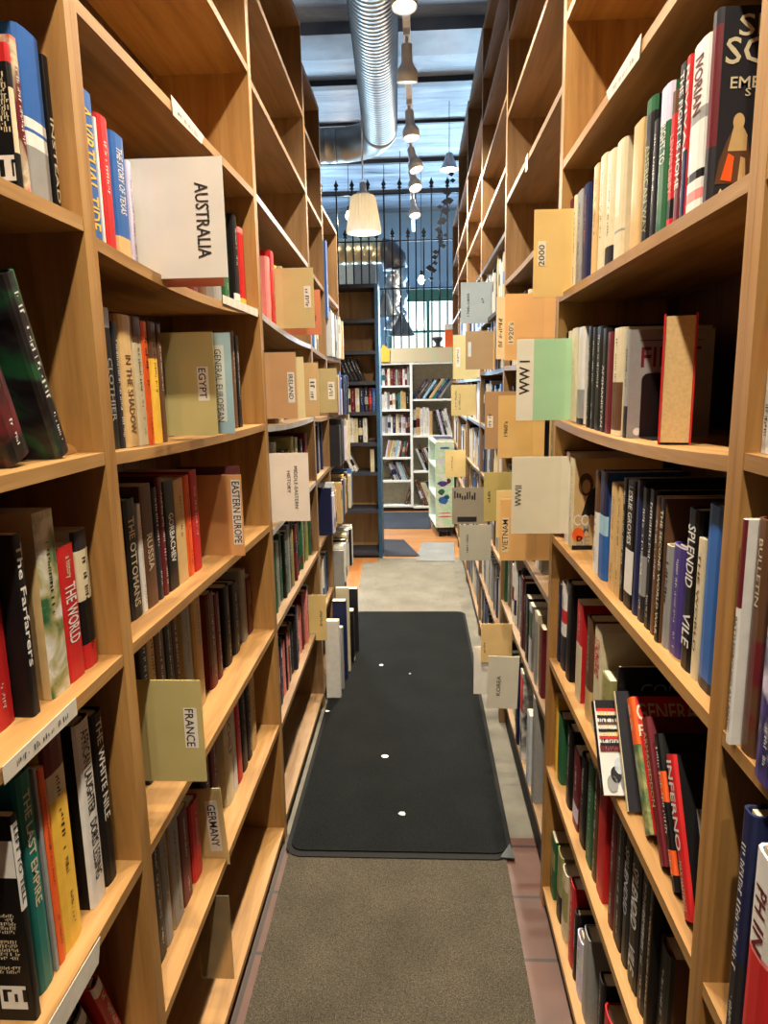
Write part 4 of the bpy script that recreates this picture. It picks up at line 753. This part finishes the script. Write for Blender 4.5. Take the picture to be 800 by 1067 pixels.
zB = [.055, .44, .775, 1.035, 1.30, 1.56, 1.815, 2.075]
tall_case('bookcase', 'tall narrow blue bookcase with plywood back at the end of the left row', BX0, BX1, BY, BD, 2.36, zB, DARKP, PLY)
bc = [o for o in bpy.data.objects if o.get('label', '').startswith('tall narrow blue')][0]
for q_ in [o for o in bc.children if o.name.startswith('side_panel')]: q_.data.materials[0] = BLUEP
g = 'books in the blue bookcase'
def back_row(X0, X1, Yf, z, seed, phrase, group, h=(.16, .22), wid=(.022, .045), pal=RW, lean=0., d=.15, n0=0, maxz=None):
    r = random.Random(seed); x = X0; i = n0
    hm = h[1]*math.sin(abs(lean))
    if lean < 0: x += hm
    if lean > 0: X1 -= hm
    while x < X1-.014:
        t = min(r.uniform(*wid), X1-x); hh = r.uniform(*h); c = r.choice(pal); ln = lean
        if lean:
            t = min(t, .03); M = Matrix.Translation((x+t/2, Yf, z+.0006+abs(math.sin(ln))*t/2)) @ Matrix.Rotation(ln, 4, 'Y')
        else: M = Matrix.Translation((x+t/2, Yf+r.uniform(0, .012), z+.0005))
        book(M, t-.0012, hh, d, c, '%s book, %s from left on %s' % (cname(c), ordw(i), phrase), group, seed=r.random(), bands=(((.3, .6, r.choice(pal)),) if r.random() < .3 else ()))
        i += 1; x += (t+.0006)/abs(math.cos(ln)) if lean else t
    return i
BP = ['black', 'white', 'charcoal', 'navy', 'gray', 'red', 'cream', 'maroon', 'blue']
bx0, bx1 = BX0+.032, BX1-.032
back_row(bx0+.005, bx0+.24, BY+.03, zB[5], 101, 'the leaning shelf of the blue bookcase', g, (.19, .21), (.03, .045), ['black', 'black', 'charcoal', 'gray'], -.40)
back_row(bx0, bx1, BY+.03, zB[4], 102, 'the full shelf of the blue bookcase', g, (.19, .215), (.028, .045), BP)
back_row(bx0, bx0+.255, BY+.03, zB[3], 103, 'the blue bookcase shelf under the full one', g, (.19, .215), (.03, .05), ['white', 'black', 'white', 'red', 'cream'])
back_row(bx0+.02, bx0+.16, BY+.03, zB[2], 104, 'the lowest filled shelf of the blue bookcase', g, (.19, .21), (.03, .05), ['black', 'white', 'red', 'white'], -.40)
book(Matrix.Translation((bx0+.29, BY+.04, zB[2]+.0005)), .035, .20, .15, 'cream', 'cream book alone at the right of the lowest filled shelf, blue bookcase', g)
# ------------------------------------------------------------------ white bookcase facing the aisle at the back
WB, WD = 8.28, .28
zL = [.075, .38, .658, .945, 1.228, 1.507]; zR = [.06, .492, .916, 1.345]
tall_case('bookcase', 'white two-column bookcase with a pale green header at the far end of the aisle', -.50, .46, WB, WD, 1.77, None, WHITEP, mat((204, 198, 176), .6, name='buff_back'), .022, [(-.475, -.105, zL), (-.075, .435, zR)], False, .025)
wc = [o for o in bpy.data.objects if o.name.startswith('bookcase') and o.get('label', '').startswith('white two')][0]
mb = MB(); mb.box((-.50, WB-.005, 1.771), (.46, WB+.015, 1.935), pic_mat('mint', 'cream', 'cream', 9., 2.)); child(mb, 'header_board', wc)
mb = MB(); mb.box((-.49, WB+.04, .0), (.45, WB+.06, .0365), DARKP); child(mb, 'toe_board', wc)
g = 'books in the white bookcase'
LP = ['tan', 'navy', 'gray', 'paleblue', 'cream', 'gray', 'white', 'maroon', 'silver', 'brown', 'charcoal', 'lilac', 'black', 'teal', 'white']
for k, (z, ln, a, b, h) in enumerate(((zL[5], 0, 0, .365, (.17, .22)), (zL[4], 0, 0, .365, (.17, .22)), (zL[3], 0, 0, .365, (.19, .23)), (zL[2], .20, .0, .42, (.19, .22)), (zL[1], -.36, .0, .36, (.20, .235)))):
    back_row(-.472+a+(.06 if ln else 0), -.472+b-(.06 if ln > 0 else 0), WB+.03, z, 110+k, 'the %s left-hand shelf of the white bookcase' % ['top', 'second', 'third', 'fourth', 'fifth'][k], g, h, (.022, .04), LP, ln)
back_row(-.44, -.36, WB+.03, zL[0], 121, 'the bottom left-hand shelf of the white bookcase', g, (.18, .2), (.03, .04), ['green', 'white', 'green'], -.75)
book(Matrix.Translation((-.17, WB+.04, zL[0]+.0005)) @ Matrix.Translation((0, 0, .006)) @ Matrix.Rotation(.3, 4, 'Y'), .03, .19, .15, 'brown', 'brown book leaning at the right of the bottom left shelf, white bookcase', g)
for k, (z, ln, a, b, h) in enumerate(((zR[3], .62, .0, .49, (.24, .28)), (zR[2], 0, 0, .23, (.28, .34)), (zR[2], -.25, .235, .49, (.27, .32)), (zR[1], -.40, .0, .36, (.27, .33)), (zR[0], -.36, .0, .36, (.28, .34)))):
    back_row(-.07+a, -.07+b, WB+.03, z, 131+k, 'the %s right-hand run of the white bookcase' % ['top', 'second', 'third', 'fourth', 'bottom'][k], g, h, (.03, .045), LP, ln)
# things on top of the white case
mb = MB(); mb.prism([(-.05, 0), (.05, 0), (.05, .26), (-.05, .26)], -.04, .04, mat('orange', .5)); mb.box((-.051, -.042, .20), (.051, .042, .262), mat('white', .5))
P = ony(468, 362, WB+.1); o = mb.build('carton', M=Matrix.Translation((P.x, WB+.12, 1.9365))); tag(o, 'orange and white carton on top of the white bookcase', 'carton')
mb = MB(); mb.lathe([(0, 0), (.07, 0), (.075, .01), (.03, .02), (.025, .05), (.06, .09), (.055, .12), (0, .125)], mat('charcoal', .4), 16)
P = ony(456, 360, WB+.1); o = mb.build('figurine', M=Matrix.Translation((P.x, WB+.12, 1.9365))); tag(o, 'small dark ornament on top of the white bookcase', 'ornament')
mb = MB(); mb.prism([(-.06, 0), (.05, 0), (.06, .14), (-.02, .2), (-.07, .1)], -.003, .003, mat('yellow', .6)); P = ony(400, 368, WB-.02)
o = mb.build('flyer', M=Matrix.Translation((P.x+.01, WB-.012, 1.78))); tag(o, 'yellow flyer stuck to the left end of the pale green header', 'flyer')

# ------------------------------------------------------------------ white display rack beside the far right cases
RX0, RX1, RY0, RY1, RZ = -.15, .035, 0., .62, .96
rt = empty('display_rack', (.31, 6.86, 0)); rt.rotation_euler = (0, 0, .10); tag(rt, 'white wheeled display rack with pastel stickers on its end', 'display rack'); bpy.context.view_layer.update()
def child(mb, name, root, M=None, _c=child):
    if root is not rt or not root.name.startswith('display_rack'): return _c(mb, name, root)
    o = mb.build(name); o.parent = root; return o
PALE = mat((206, 222, 210), .5, name='pale_green_paint')
mb = MB(); mb.box((RX0, RY0, .10), (RX1, RY0+.02, RZ), pic_mat('white', 'mint', 'white', 14., 3.)); child(mb, 'end_panel', rt)
mb = MB(); mb.box((RX0, RY1-.02, .10), (RX1, RY1, RZ), PALE); child(mb, 'end_panel', rt)
mb = MB(); mb.box((RX1-.015, RY0+.021, .10), (RX1, RY1-.021, RZ), PALE); child(mb, 'back_panel', rt)
for z in (.12, .42, .72, RZ): mb = MB(); mb.box((RX0, RY0+.0205, z-.02), (RX1-.016, RY1-.0205, z), PALE); child(mb, 'shelf', rt)
mb = MB(); mb.box((RX0+.02, RY0+.03, .05), (RX1-.02, RY1-.03, .099), mat('charcoal', .6)); child(mb, 'base', rt)
for x in (RX0+.04, RX1-.06):
    for y in (RY0+.05, RY1-.07): mb = MB(); mb.tube([(x, y, .0255), (x+.025, y, .0255)], .025, RUB, 14); child(mb, 'caster', rt)
r = random.Random(8)
for (fx, fz, w, h, c) in ((.5, .93, .12, .025, 'blue'), (.3, .78, .07, .07, 'lilac'), (.62, .7, .09, .09, 'mint'), (.4, .52, .12, .06, 'purple'), (.7, .55, .05, .06, 'maroon'), (.45, .33, .11, .09, 'blue'), (.6, .36, .06, .06, 'teal'), (.5, .13, .16, .012, 'red'), (.5, .17, .14, .01, 'red'), (.3, .42, .07, .07, 'green')):
    x, z = RX0+fx*(RX1-RX0), .10+fz*(RZ-.1); n = 10; mb = MB()
    mb.quad([(x+w*.5*math.cos(2*math.pi*k/n)*r.uniform(.7, 1.1), RY0-.0012, z+h*.5*math.sin(2*math.pi*k/n)*r.uniform(.7, 1.1)) for k in range(n)], mat(c, .5)); child(mb, 'sticker', rt)
mb = MB(); mb.box((RX0+.01, RY0+.03, RZ+.001), (RX0+.17, RY0+.25, RZ+.03), mat('white', .6)); mb.box((RX0+.005, RY0+.025, RZ+.031), (RX0+.175, RY0+.26, RZ+.036), mat('navy', .5))
tag(mb.build('binder', M=rt.matrix_world.copy()), 'white and navy binder lying on the white display rack', 'binder')

# ------------------------------------------------------------------ iron fence behind the cases
FY = 8.75
IRON = mat((30, 32, 38), .45, metal=.5, name='black_iron')
rt = empty('iron_fence', (-.1, FY, 0)); tag(rt, 'black wrought iron fence with spear tips behind the white bookcase', 'fence'); bpy.context.view_layer.update()
def picket(x, ztop):
    mb = MB(); mb.box((x-.0085, FY-.0085, 0.), (x+.0085, FY+.0085, ztop-.12), IRON); o = child(mb, 'picket', rt)
    mb = MB(); i = mb.lathe([(0.0085, ztop-.121), (.026, ztop-.11), (.026, ztop-.10), (.012, ztop-.092), (.03, ztop-.065), (.016, ztop-.04), (0, ztop)], IRON, 8, (x, FY, 0)); s_ = child(mb, 'spear_tip', rt); s_.parent = o; s_.matrix_parent_inverse = Matrix.Identity(4); s_.matrix_local = Matrix.Identity(4)
    for v in s_.data.vertices: pass
xs0 = ony(350, 195, FY).x; dx = (ony(466, 195, FY).x-xs0)/14
for k in range(-3, 18):
    x = xs0+k*dx; tallp = k % 2 == 0
    picket(x, 3.91 if tallp else 3.36)
for z in (3.74, 3.21, 2.66, .3):
    mb = MB(); mb.box((xs0-4*dx, FY+.009, z-.008), (xs0+18*dx, FY+.021, z+.008), IRON); child(mb, 'rail', rt)
# string of small dark leaves/flags on the right part of the fence
mb = MB(); r = random.Random(4); p0, p1 = ony(470, 186, FY-.03), ony(450, 286, FY-.03); pts = [p0.lerp(p1, k/10)+Vector((r.uniform(-.04, .04), 0, 0)) for k in range(11)]
mb.tube(pts, .006, IRON, 6)
for p in pts:
    for _ in range(2):
        w = r.uniform(.03, .06); a = r.uniform(0, 6.28); c = p+Vector((math.cos(a)*.04, r.uniform(-.02, .0), math.sin(a)*.05))
        mb.prism([(c.x-w, c.z), (c.x, c.z+w*.7), (c.x+w, c.z+.1*w), (c.x+.2*w, c.z-w*.8)], c.y-.003, c.y+.003, IRON)
tag(mb.build('garland'), 'dark garland hanging on the right side of the iron fence', 'garland')

# ------------------------------------------------------------------ ducts
GALV = mat((164, 164, 158), .42, metal=1., var=.12, scale=6., bump=.06, name='galvanised_steel'); FOIL = mat((176, 182, 188), .3, metal=1., var=.2, scale=30., bump=.3, name='crinkled_foil')
def spiral(path, r, step=.045):
    """resample a path and give it raised seams"""
    P = [Vector(p) for p in path]; pts = []; rad = []
    for a, b in zip(P[:-1], P[1:]):
        n = max(1, int((b-a).length/step))
        for k in range(n):
            for f, q in ((0, 1.012), (.12, 1.012), (.14, 1.), (.98, 1.)):
                pts.append(a.lerp(b, (k+f)/n)); rad.append(r*q)
    pts.append(P[-1]); rad.append(r); return pts, rad
rt = empty('air_duct', (-.2, 4.5, 3.7)); tag(rt, 'spiral steel air duct running overhead along the aisle and turning left', 'duct'); bpy.context.view_layer.update()
zd = 3.70; e0 = Vector((-.315, 6.45, zd)); ctr = Vector((-.315-.42, 6.45, zd))
mb = MB(); p, r_ = spiral([(-.135, 1.2, zd+.02), tuple(e0)], .147); mb.tube(p, r_, GALV, 32); child(mb, 'straight_run', rt)
arc = [(ctr.x+.42*math.cos(a), ctr.y+.42*math.sin(a), zd) for a in [math.pi/2*k/7 for k in range(8)]]
mb = MB(); mb.tube(arc, .15, GALV, 32); 
for q in arc[1:-1:2]: pass
child(mb, 'elbow', rt)
mb = MB(); p, r_ = spiral([arc[-1], (-3.9, 6.87, zd-.02)], .15, .09); mb.tube(p, r_, GALV, 32); child(mb, 'branch_run', rt)
for (y, dz) in ((3.55, 0), (4.15, 0)):
    mb = MB(); x = -.135-.18*(y-1.2)/5.25; pts = [(x+.158*math.cos(a), y+.12*math.sin(a)*.6, zd+.158*math.sin(a)) for a in [math.pi*(1+k/16) for k in range(17)]]
    pts = [(pts[0][0], pts[0][1], ZC)]+pts+[(pts[-1][0], pts[-1][1], ZC)]; mb.tube(pts, .006, IRON, 6); child(mb, 'hanger_wire', rt)
rt = empty('air_duct', (-.8, 10, 3.3)); tag(rt, 'second steel duct with a flexible foil drop, seen through the iron fence', 'duct'); bpy.context.view_layer.update()
mb = MB(); p, r_ = spiral([(-3.9, 10, 3.32), (-.50, 10, 3.32)], .17, .12); mb.tube(p, r_, mat((176, 164, 132), .35, metal=1., name='brassy_steel'), 28); child(mb, 'straight_run', rt)
mb = MB(); mb.tube([(-.5, 10, 3.32), (-.40, 10, 3.30), (-.33, 10, 3.22), (-.31, 10, 3.08)], .17, mat('charcoal', .5), 24); child(mb, 'elbow', rt)
mb = MB(); pts = [(-.31+.02*math.sin(k*.7), 10, 3.06-k*.032) for k in range(26)]; mb.tube(pts, [.135+.02*(k % 2) for k in range(26)], FOIL, 20); child(mb, 'flexible_drop', rt)

# ------------------------------------------------------------------ lamps
LW = mat((228, 236, 244), .35, name='white_lamp_enamel'); WARM = (255, 226, 178)
FACE = emit('lit_lamp_face', (255, 246, 230), 14.)
rail = MB(); TX = -.045; rail.box((TX-.018, -2.5, 3.235), (TX+.018, 8.4, 3.262), LW)
rr = empty('track_rail', (TX, 3, 3.235)); tag(rr, 'white lighting track hung above the aisle', 'lighting track'); bpy.context.view_layer.update(); child(rail, 'rail', rr)
for y in (-1.6, .6, 4.4, 5.6, 7.8): mb = MB(); mb.tube([(TX, y, 3.262), (TX, y, ZC)], .006, LW, 8); child(mb, 'suspension_rod', rr)
def track_head(y, tilt, pan, label, power=None, seen=True):
    rt = empty('track_lamp', (TX, y, 3.234)); tag(rt, label, 'lamp', 'white track lamps over the aisle'); bpy.context.view_layer.update()
    mb = MB(); mb.box((-.016, -.03, -.028), (.016, .03, 0), LW); mb.tube([(0, 0, -.028), (0, 0, -.062)], .008, LW, 10); o = mb.build('stem'); o.parent = rt
    M = Matrix.Translation((0, 0, -.055)) @ Matrix.Rotation(pan, 4, 'Z') @ Matrix.Rotation(tilt, 4, 'X')
    mb = MB(); mb.lathe([(0, 0), (.024, -.002), (.027, -.01), (.027, -.075), (.034, -.092), (.049, -.112), (.052, -.13), (.052, -.165), (.048, -.165), (.047, -.135), (0, -.13)], LW, 28); o = mb.build('housing'); o.parent = rt; o.matrix_local = M
    mb = MB(); mb.lathe([(0, -.152), (.02, -.153), (.0462, -.150)], FACE, 24); o = mb.build('lamp_face'); o.parent = rt; o.matrix_local = M
    li = bpy.data.lights.new('track_spot', 'SPOT'); li.energy = power or 100; li.color = (1., .87, .68); li.spot_size = 2.3; li.spot_blend = 1.; li.shadow_soft_size = .028
    lo = bpy.data.objects.new('track_spot', li); COL.objects.link(lo); bpy.context.view_layer.update(); lo.matrix_world = rt.matrix_world @ M @ Matrix.Translation((0, 0, -.17))
    return rt
HEADS = [(-1.4, 0, 0, 'white track lamp above the picture, farthest back over the aisle'), (-.3, 0, 0, 'white track lamp above the picture, second from the back'), (.65, .0, 0, 'white track lamp above the picture, over the nearest bookcases'), (1.55, .0, 0, 'white track lamp above the picture, over the WW I bay'), (2.4, .0, 0, 'white track lamp above the picture, over the VIETNAM bay'),
 (3.10, -.12, 0, 'nearest visible white track lamp, its bright face towards the camera'), (3.76, .22, 0, 'second white track lamp, bottle shaped, face turned away'), (4.62, -.14, .6, 'third white track lamp, tilted to the right'), (5.32, -.34, .9, 'fourth white track lamp, tilted beside the duct elbow'), (5.85, -.45, .5, 'fifth white track lamp, just under the fourth'), (6.75, -.4, .4, 'lowest and farthest white track lamp in front of the iron fence')]
POW = 175
for k, (y, tl, pn, lb) in enumerate(HEADS): track_head(y, tl, pn, lb, POW if y < 4.4 else POW*1.6)
# pendant with a pleated shade
P = ony(379, 243, 6.08); px, pz = P.x, P.z
rt = empty('pendant_lamp', (px, 6.08, pz)); tag(rt, 'pendant lamp with white pleated shade hanging in front of the fence', 'lamp'); bpy.context.view_layer.update()
def shade_mat():
    m, nt, b = newmat('pleated_shade'); b.inputs['Base Color'].default_value = lin((236, 228, 208)); b.inputs['Roughness'].default_value = .6
    b.inputs['Transmission Weight'].default_value = 0.
    t = N(nt, 'ShaderNodeBsdfTranslucent'); t.inputs['Color'].default_value = lin((248, 238, 218)); ms = N(nt, 'ShaderNodeMixShader'); ms.inputs[0].default_value = .3
    nt.links.new(b.outputs[0], ms.inputs[1]); nt.links.new(t.outputs[0], ms.inputs[2]); nt.links.new(ms.outputs[0], nt.nodes['Material Output'].inputs['Surface']); return m
mb = MB(); mb.lathe([(.140, 0), (.140, .015), (.126, .12), (.110, .22), (.100, .275), (.09, .29), (.056, .299)], shade_mat(), 140, (0, 0, 0), .035, 28); o = mb.build('shade'); o.parent = rt
mb = MB(); mb.lathe([(.056, .298), (.05, .315), (.03, .33), (.026, .39), (.008, .40)], LW, 24); o = mb.build('cap'); o.parent = rt
mb = MB(); mb.tube([(0, 0, .40), (0, 0, ZC-pz)], .006, LW, 8); o = mb.build('cord'); o.parent = rt
mb = MB(); mb.lathe([(0, .05), (.04, .06), (.055, .10), (.04, .15), (.02, .2), (.02, .30)], emit('warm_bulb', (255, 236, 204), 5.), 20); o = mb.build('bulb'); o.parent = rt
li = bpy.data.lights.new('pendant_light', 'POINT'); li.energy = 1.6; li.color = (1, .88, .7); li.shadow_soft_size = .06; lo = bpy.data.objects.new('pendant_light', li); COL.objects.link(lo); lo.location = (px, 6.08, pz+.03)
# bare bulbs and dark cone shades beyond the fence
BULB = emit('bare_bulb', (255, 240, 214), 30.)
for k, (u, v, Y, lb) in enumerate(((363.5, 225, 9.2, 'bare glowing bulb left of the pleated pendant, beyond the fence'), (439, 292, 9.3, 'small glowing bulb low in the window light beyond the fence'), (468, 173, 7.6, 'glowing lamp high on the right above the fence'), (453, 209, 9.6, 'faint glowing bulb behind the fence top'))[:3]):
    P = ony(u, v, Y); rt = empty('hanging_bulb', tuple(P)); tag(rt, lb, 'lamp'); bpy.context.view_layer.update()
    mb = MB(); mb.lathe([(0, -.05), (.035, -.035), (.045, 0), (.03, .04), (.018, .06)], BULB, 16); o = mb.build('bulb'); o.parent = rt
    mb = MB(); 
    if k == 2: mb.lathe([(.09, -.035), (.05, .06), (.03, .12), (.012, .13)], LW, 20)
    else: mb.lathe([(.02, .055), (.022, .11), (.008, .12)], mat('black', .4), 12)
    o = mb.build('socket'); o.parent = rt
    mb = MB(); mb.tube([(0, 0, .11), (0, 0, ZC-P.z)], .004, IRON, 6); o = mb.build('cord'); o.parent = rt
    li = bpy.data.lights.new('bulb_light', 'POINT'); li.energy = 25; li.color = (1, .85, .64); li.shadow_soft_size = .05; lo = bpy.data.objects.new('bulb_light', li); COL.objects.link(lo); lo.location = (P.x, P.y, P.z-.07)
for k, (u, v, Y, s, lb) in enumerate(((402, 316, 9.5, 1.0, 'grey metal cone pendant right of the blue bookcase'), (418.5, 338, 9.08, .85, 'darker cone pendant hanging in the window light'))):
    P = ony(u, v, Y); rt = empty('cone_pendant', tuple(P)); tag(rt, lb, 'lamp'); bpy.context.view_layer.update()
    mb = MB(); mb.lathe([(.20*s, -.16*s), (.19*s, -.14*s), (.05*s, .10*s), (.045*s, .16*s), (.01, .17*s)], mat((74, 84, 92), .4, metal=.4, name='grey_cone'), 28); o = mb.build('shade'); o.parent = rt
    mb = MB(); mb.lathe([(0, -.12*s), (.18*s, -.125*s)], emit('cone_glow', (255, 244, 226), 6.), 24); o = mb.build('bulb'); o.parent = rt
    mb = MB(); mb.tube([(0, 0, .16*s), (0, 0, ZC-P.z)], .005, IRON, 6); o = mb.build('cord'); o.parent = rt
# pale cupboards seen through the fence over the blue bookcase
for k, (u0, u1, v0, v1, Y, c, lb) in enumerate(((352, 368, 272, 300, 11.2, (220, 214, 192), 'cream wall cupboard seen through the fence, above the blue bookcase'), (369, 392, 270, 300, 11.3, (150, 146, 140), 'grey wall cupboard seen through the fence, right of the cream one'))):
    a, b = ony(u0, v0, Y), ony(u1, v1, Y); mb = MB(); rt = empty('wall_cupboard', (.5*(a.x+b.x), Y, b.z)); tag(rt, lb, 'cupboard'); bpy.context.view_layer.update()
    mb.box((a.x, Y, b.z-1.2), (b.x, WY-.001, a.z), mat(c, .5)); child(mb, 'body', rt)
    mb = MB(); mb.box((a.x+.01, Y-.02, b.z-1.19), (b.x-.01, Y-.0005, a.z-.01), mat(c, .45)); child(mb, 'door', rt)

# ------------------------------------------------------------------ keep the 300 books that show largest as objects; the rest join the far-off rows
def thin_out(keep=300):
    bpy.context.view_layer.update(); dg = bpy.context.evaluated_depsgraph_get(); hits = {}
    for v in range(4, 1067, 8):
        for u in range(4, 800, 8):
            o_, d_ = CAM.copy(), ray(u, v).normalized()
            for _ in range(4):
                ok, loc, no, fi, ob, mx = SC.ray_cast(dg, o_, d_)
                if not ok: break
                if ob.name.startswith('plastic_sleeve'): o_ = loc+d_*.001; continue
                while ob.parent: ob = ob.parent
                hits[ob.name] = hits.get(ob.name, 0)+1; break
    bk = [o for o in SC.objects if o.parent is None and o.get('category') == 'book']
    bk.sort(key=lambda o: -hits.get(o.name, 0)); rest = bk[keep:]
    stuff = [o for o in SC.objects if o.get('kind') == 'stuff'][0]
    bm = bmesh.new(); bm.from_mesh(stuff.data); mats = list(stuff.data.materials)
    for o in rest:
        for m in [o]+list(o.children):
            me = m.data.copy(); me.transform(m.matrix_world); ix = []
            for k in me.materials:
                if k not in mats: mats.append(k)
                ix.append(mats.index(k))
            me.polygons.foreach_set('material_index', [ix[p.material_index] for p in me.polygons]); bm.from_mesh(me); bpy.data.meshes.remove(me)
    for k in mats[len(stuff.data.materials):]: stuff.data.materials.append(k)
    bm.to_mesh(stuff.data); bm.free()
    bpy.data.batch_remove([m for o in rest for m in list(o.children)+[o]])
    return hits, bk
thin_out(300)

# ------------------------------------------------------------------ light
w = bpy.data.worlds.new('sky'); SC.world = w; w.use_nodes = True; nt = w.node_tree; bg = nt.nodes['Background']
sk = nt.nodes.new('ShaderNodeTexSky'); sk.sky_type = 'HOSEK_WILKIE' if False else 'NISHITA'; sk.sun_disc = False; sk.sun_elevation = .8; sk.sun_rotation = 2.5
nt.links.new(sk.outputs['Color'], bg.inputs['Color']); bg.inputs['Strength'].default_value = .35
for n, (x0, x1) in enumerate(((-3.35, -1.25), (-.45, 3.35))):     # daylight entering by the shop windows
    li = bpy.data.lights.new('window_daylight', 'AREA'); li.shape = 'RECTANGLE'; li.size = x1-x0; li.size_y = 1.9; li.energy = 430*(x1-x0)/2; li.color = (.46, .72, 1.)
    lo = bpy.data.objects.new('window_daylight', li); COL.objects.link(lo); lo.location = (.5*(x0+x1), WY+.3, 1.9); lo.rotation_euler = (math.radians(-90-14), 0, 0)
# added fill spots without fixtures, out of view; strongest near the far bookcases
for x in (-2.3, 2.2):
    for y in (-1.5, 1.5, 4.5, 7.5):
        li = bpy.data.lights.new('fill_spot', 'SPOT'); li.spot_size = 2.5; li.spot_blend = .8; li.energy = (330 if y > 7 else 5); li.color = (1, .94, .86); li.shadow_soft_size = .12; lo = bpy.data.objects.new('fill_spot', li); COL.objects.link(lo); lo.location = (x, y, 3.3)
li = bpy.data.lights.new('fill_spot', 'SPOT'); li.spot_size = 2.5; li.spot_blend = .8; li.energy = 420; li.color = (1, .97, .92); li.shadow_soft_size = .12; lo = bpy.data.objects.new('fill_spot', li); COL.objects.link(lo); lo.location = (-1.25, 7.3, 3.2)  # one more added spot, hidden by the left row, to brighten the white bookcase
# ------------------------------------------------------------------ picture settings
SC.view_settings.view_transform = 'Standard'; SC.view_settings.look = 'None'; SC.view_settings.gamma = 1; SC.view_settings.exposure = -.1; SC.view_settings.use_curve_mapping = False
SC.cycles.use_denoising = True; SC.cycles.max_bounces = 8; SC.cycles.diffuse_bounces = 3; SC.cycles.transparent_max_bounces = 16
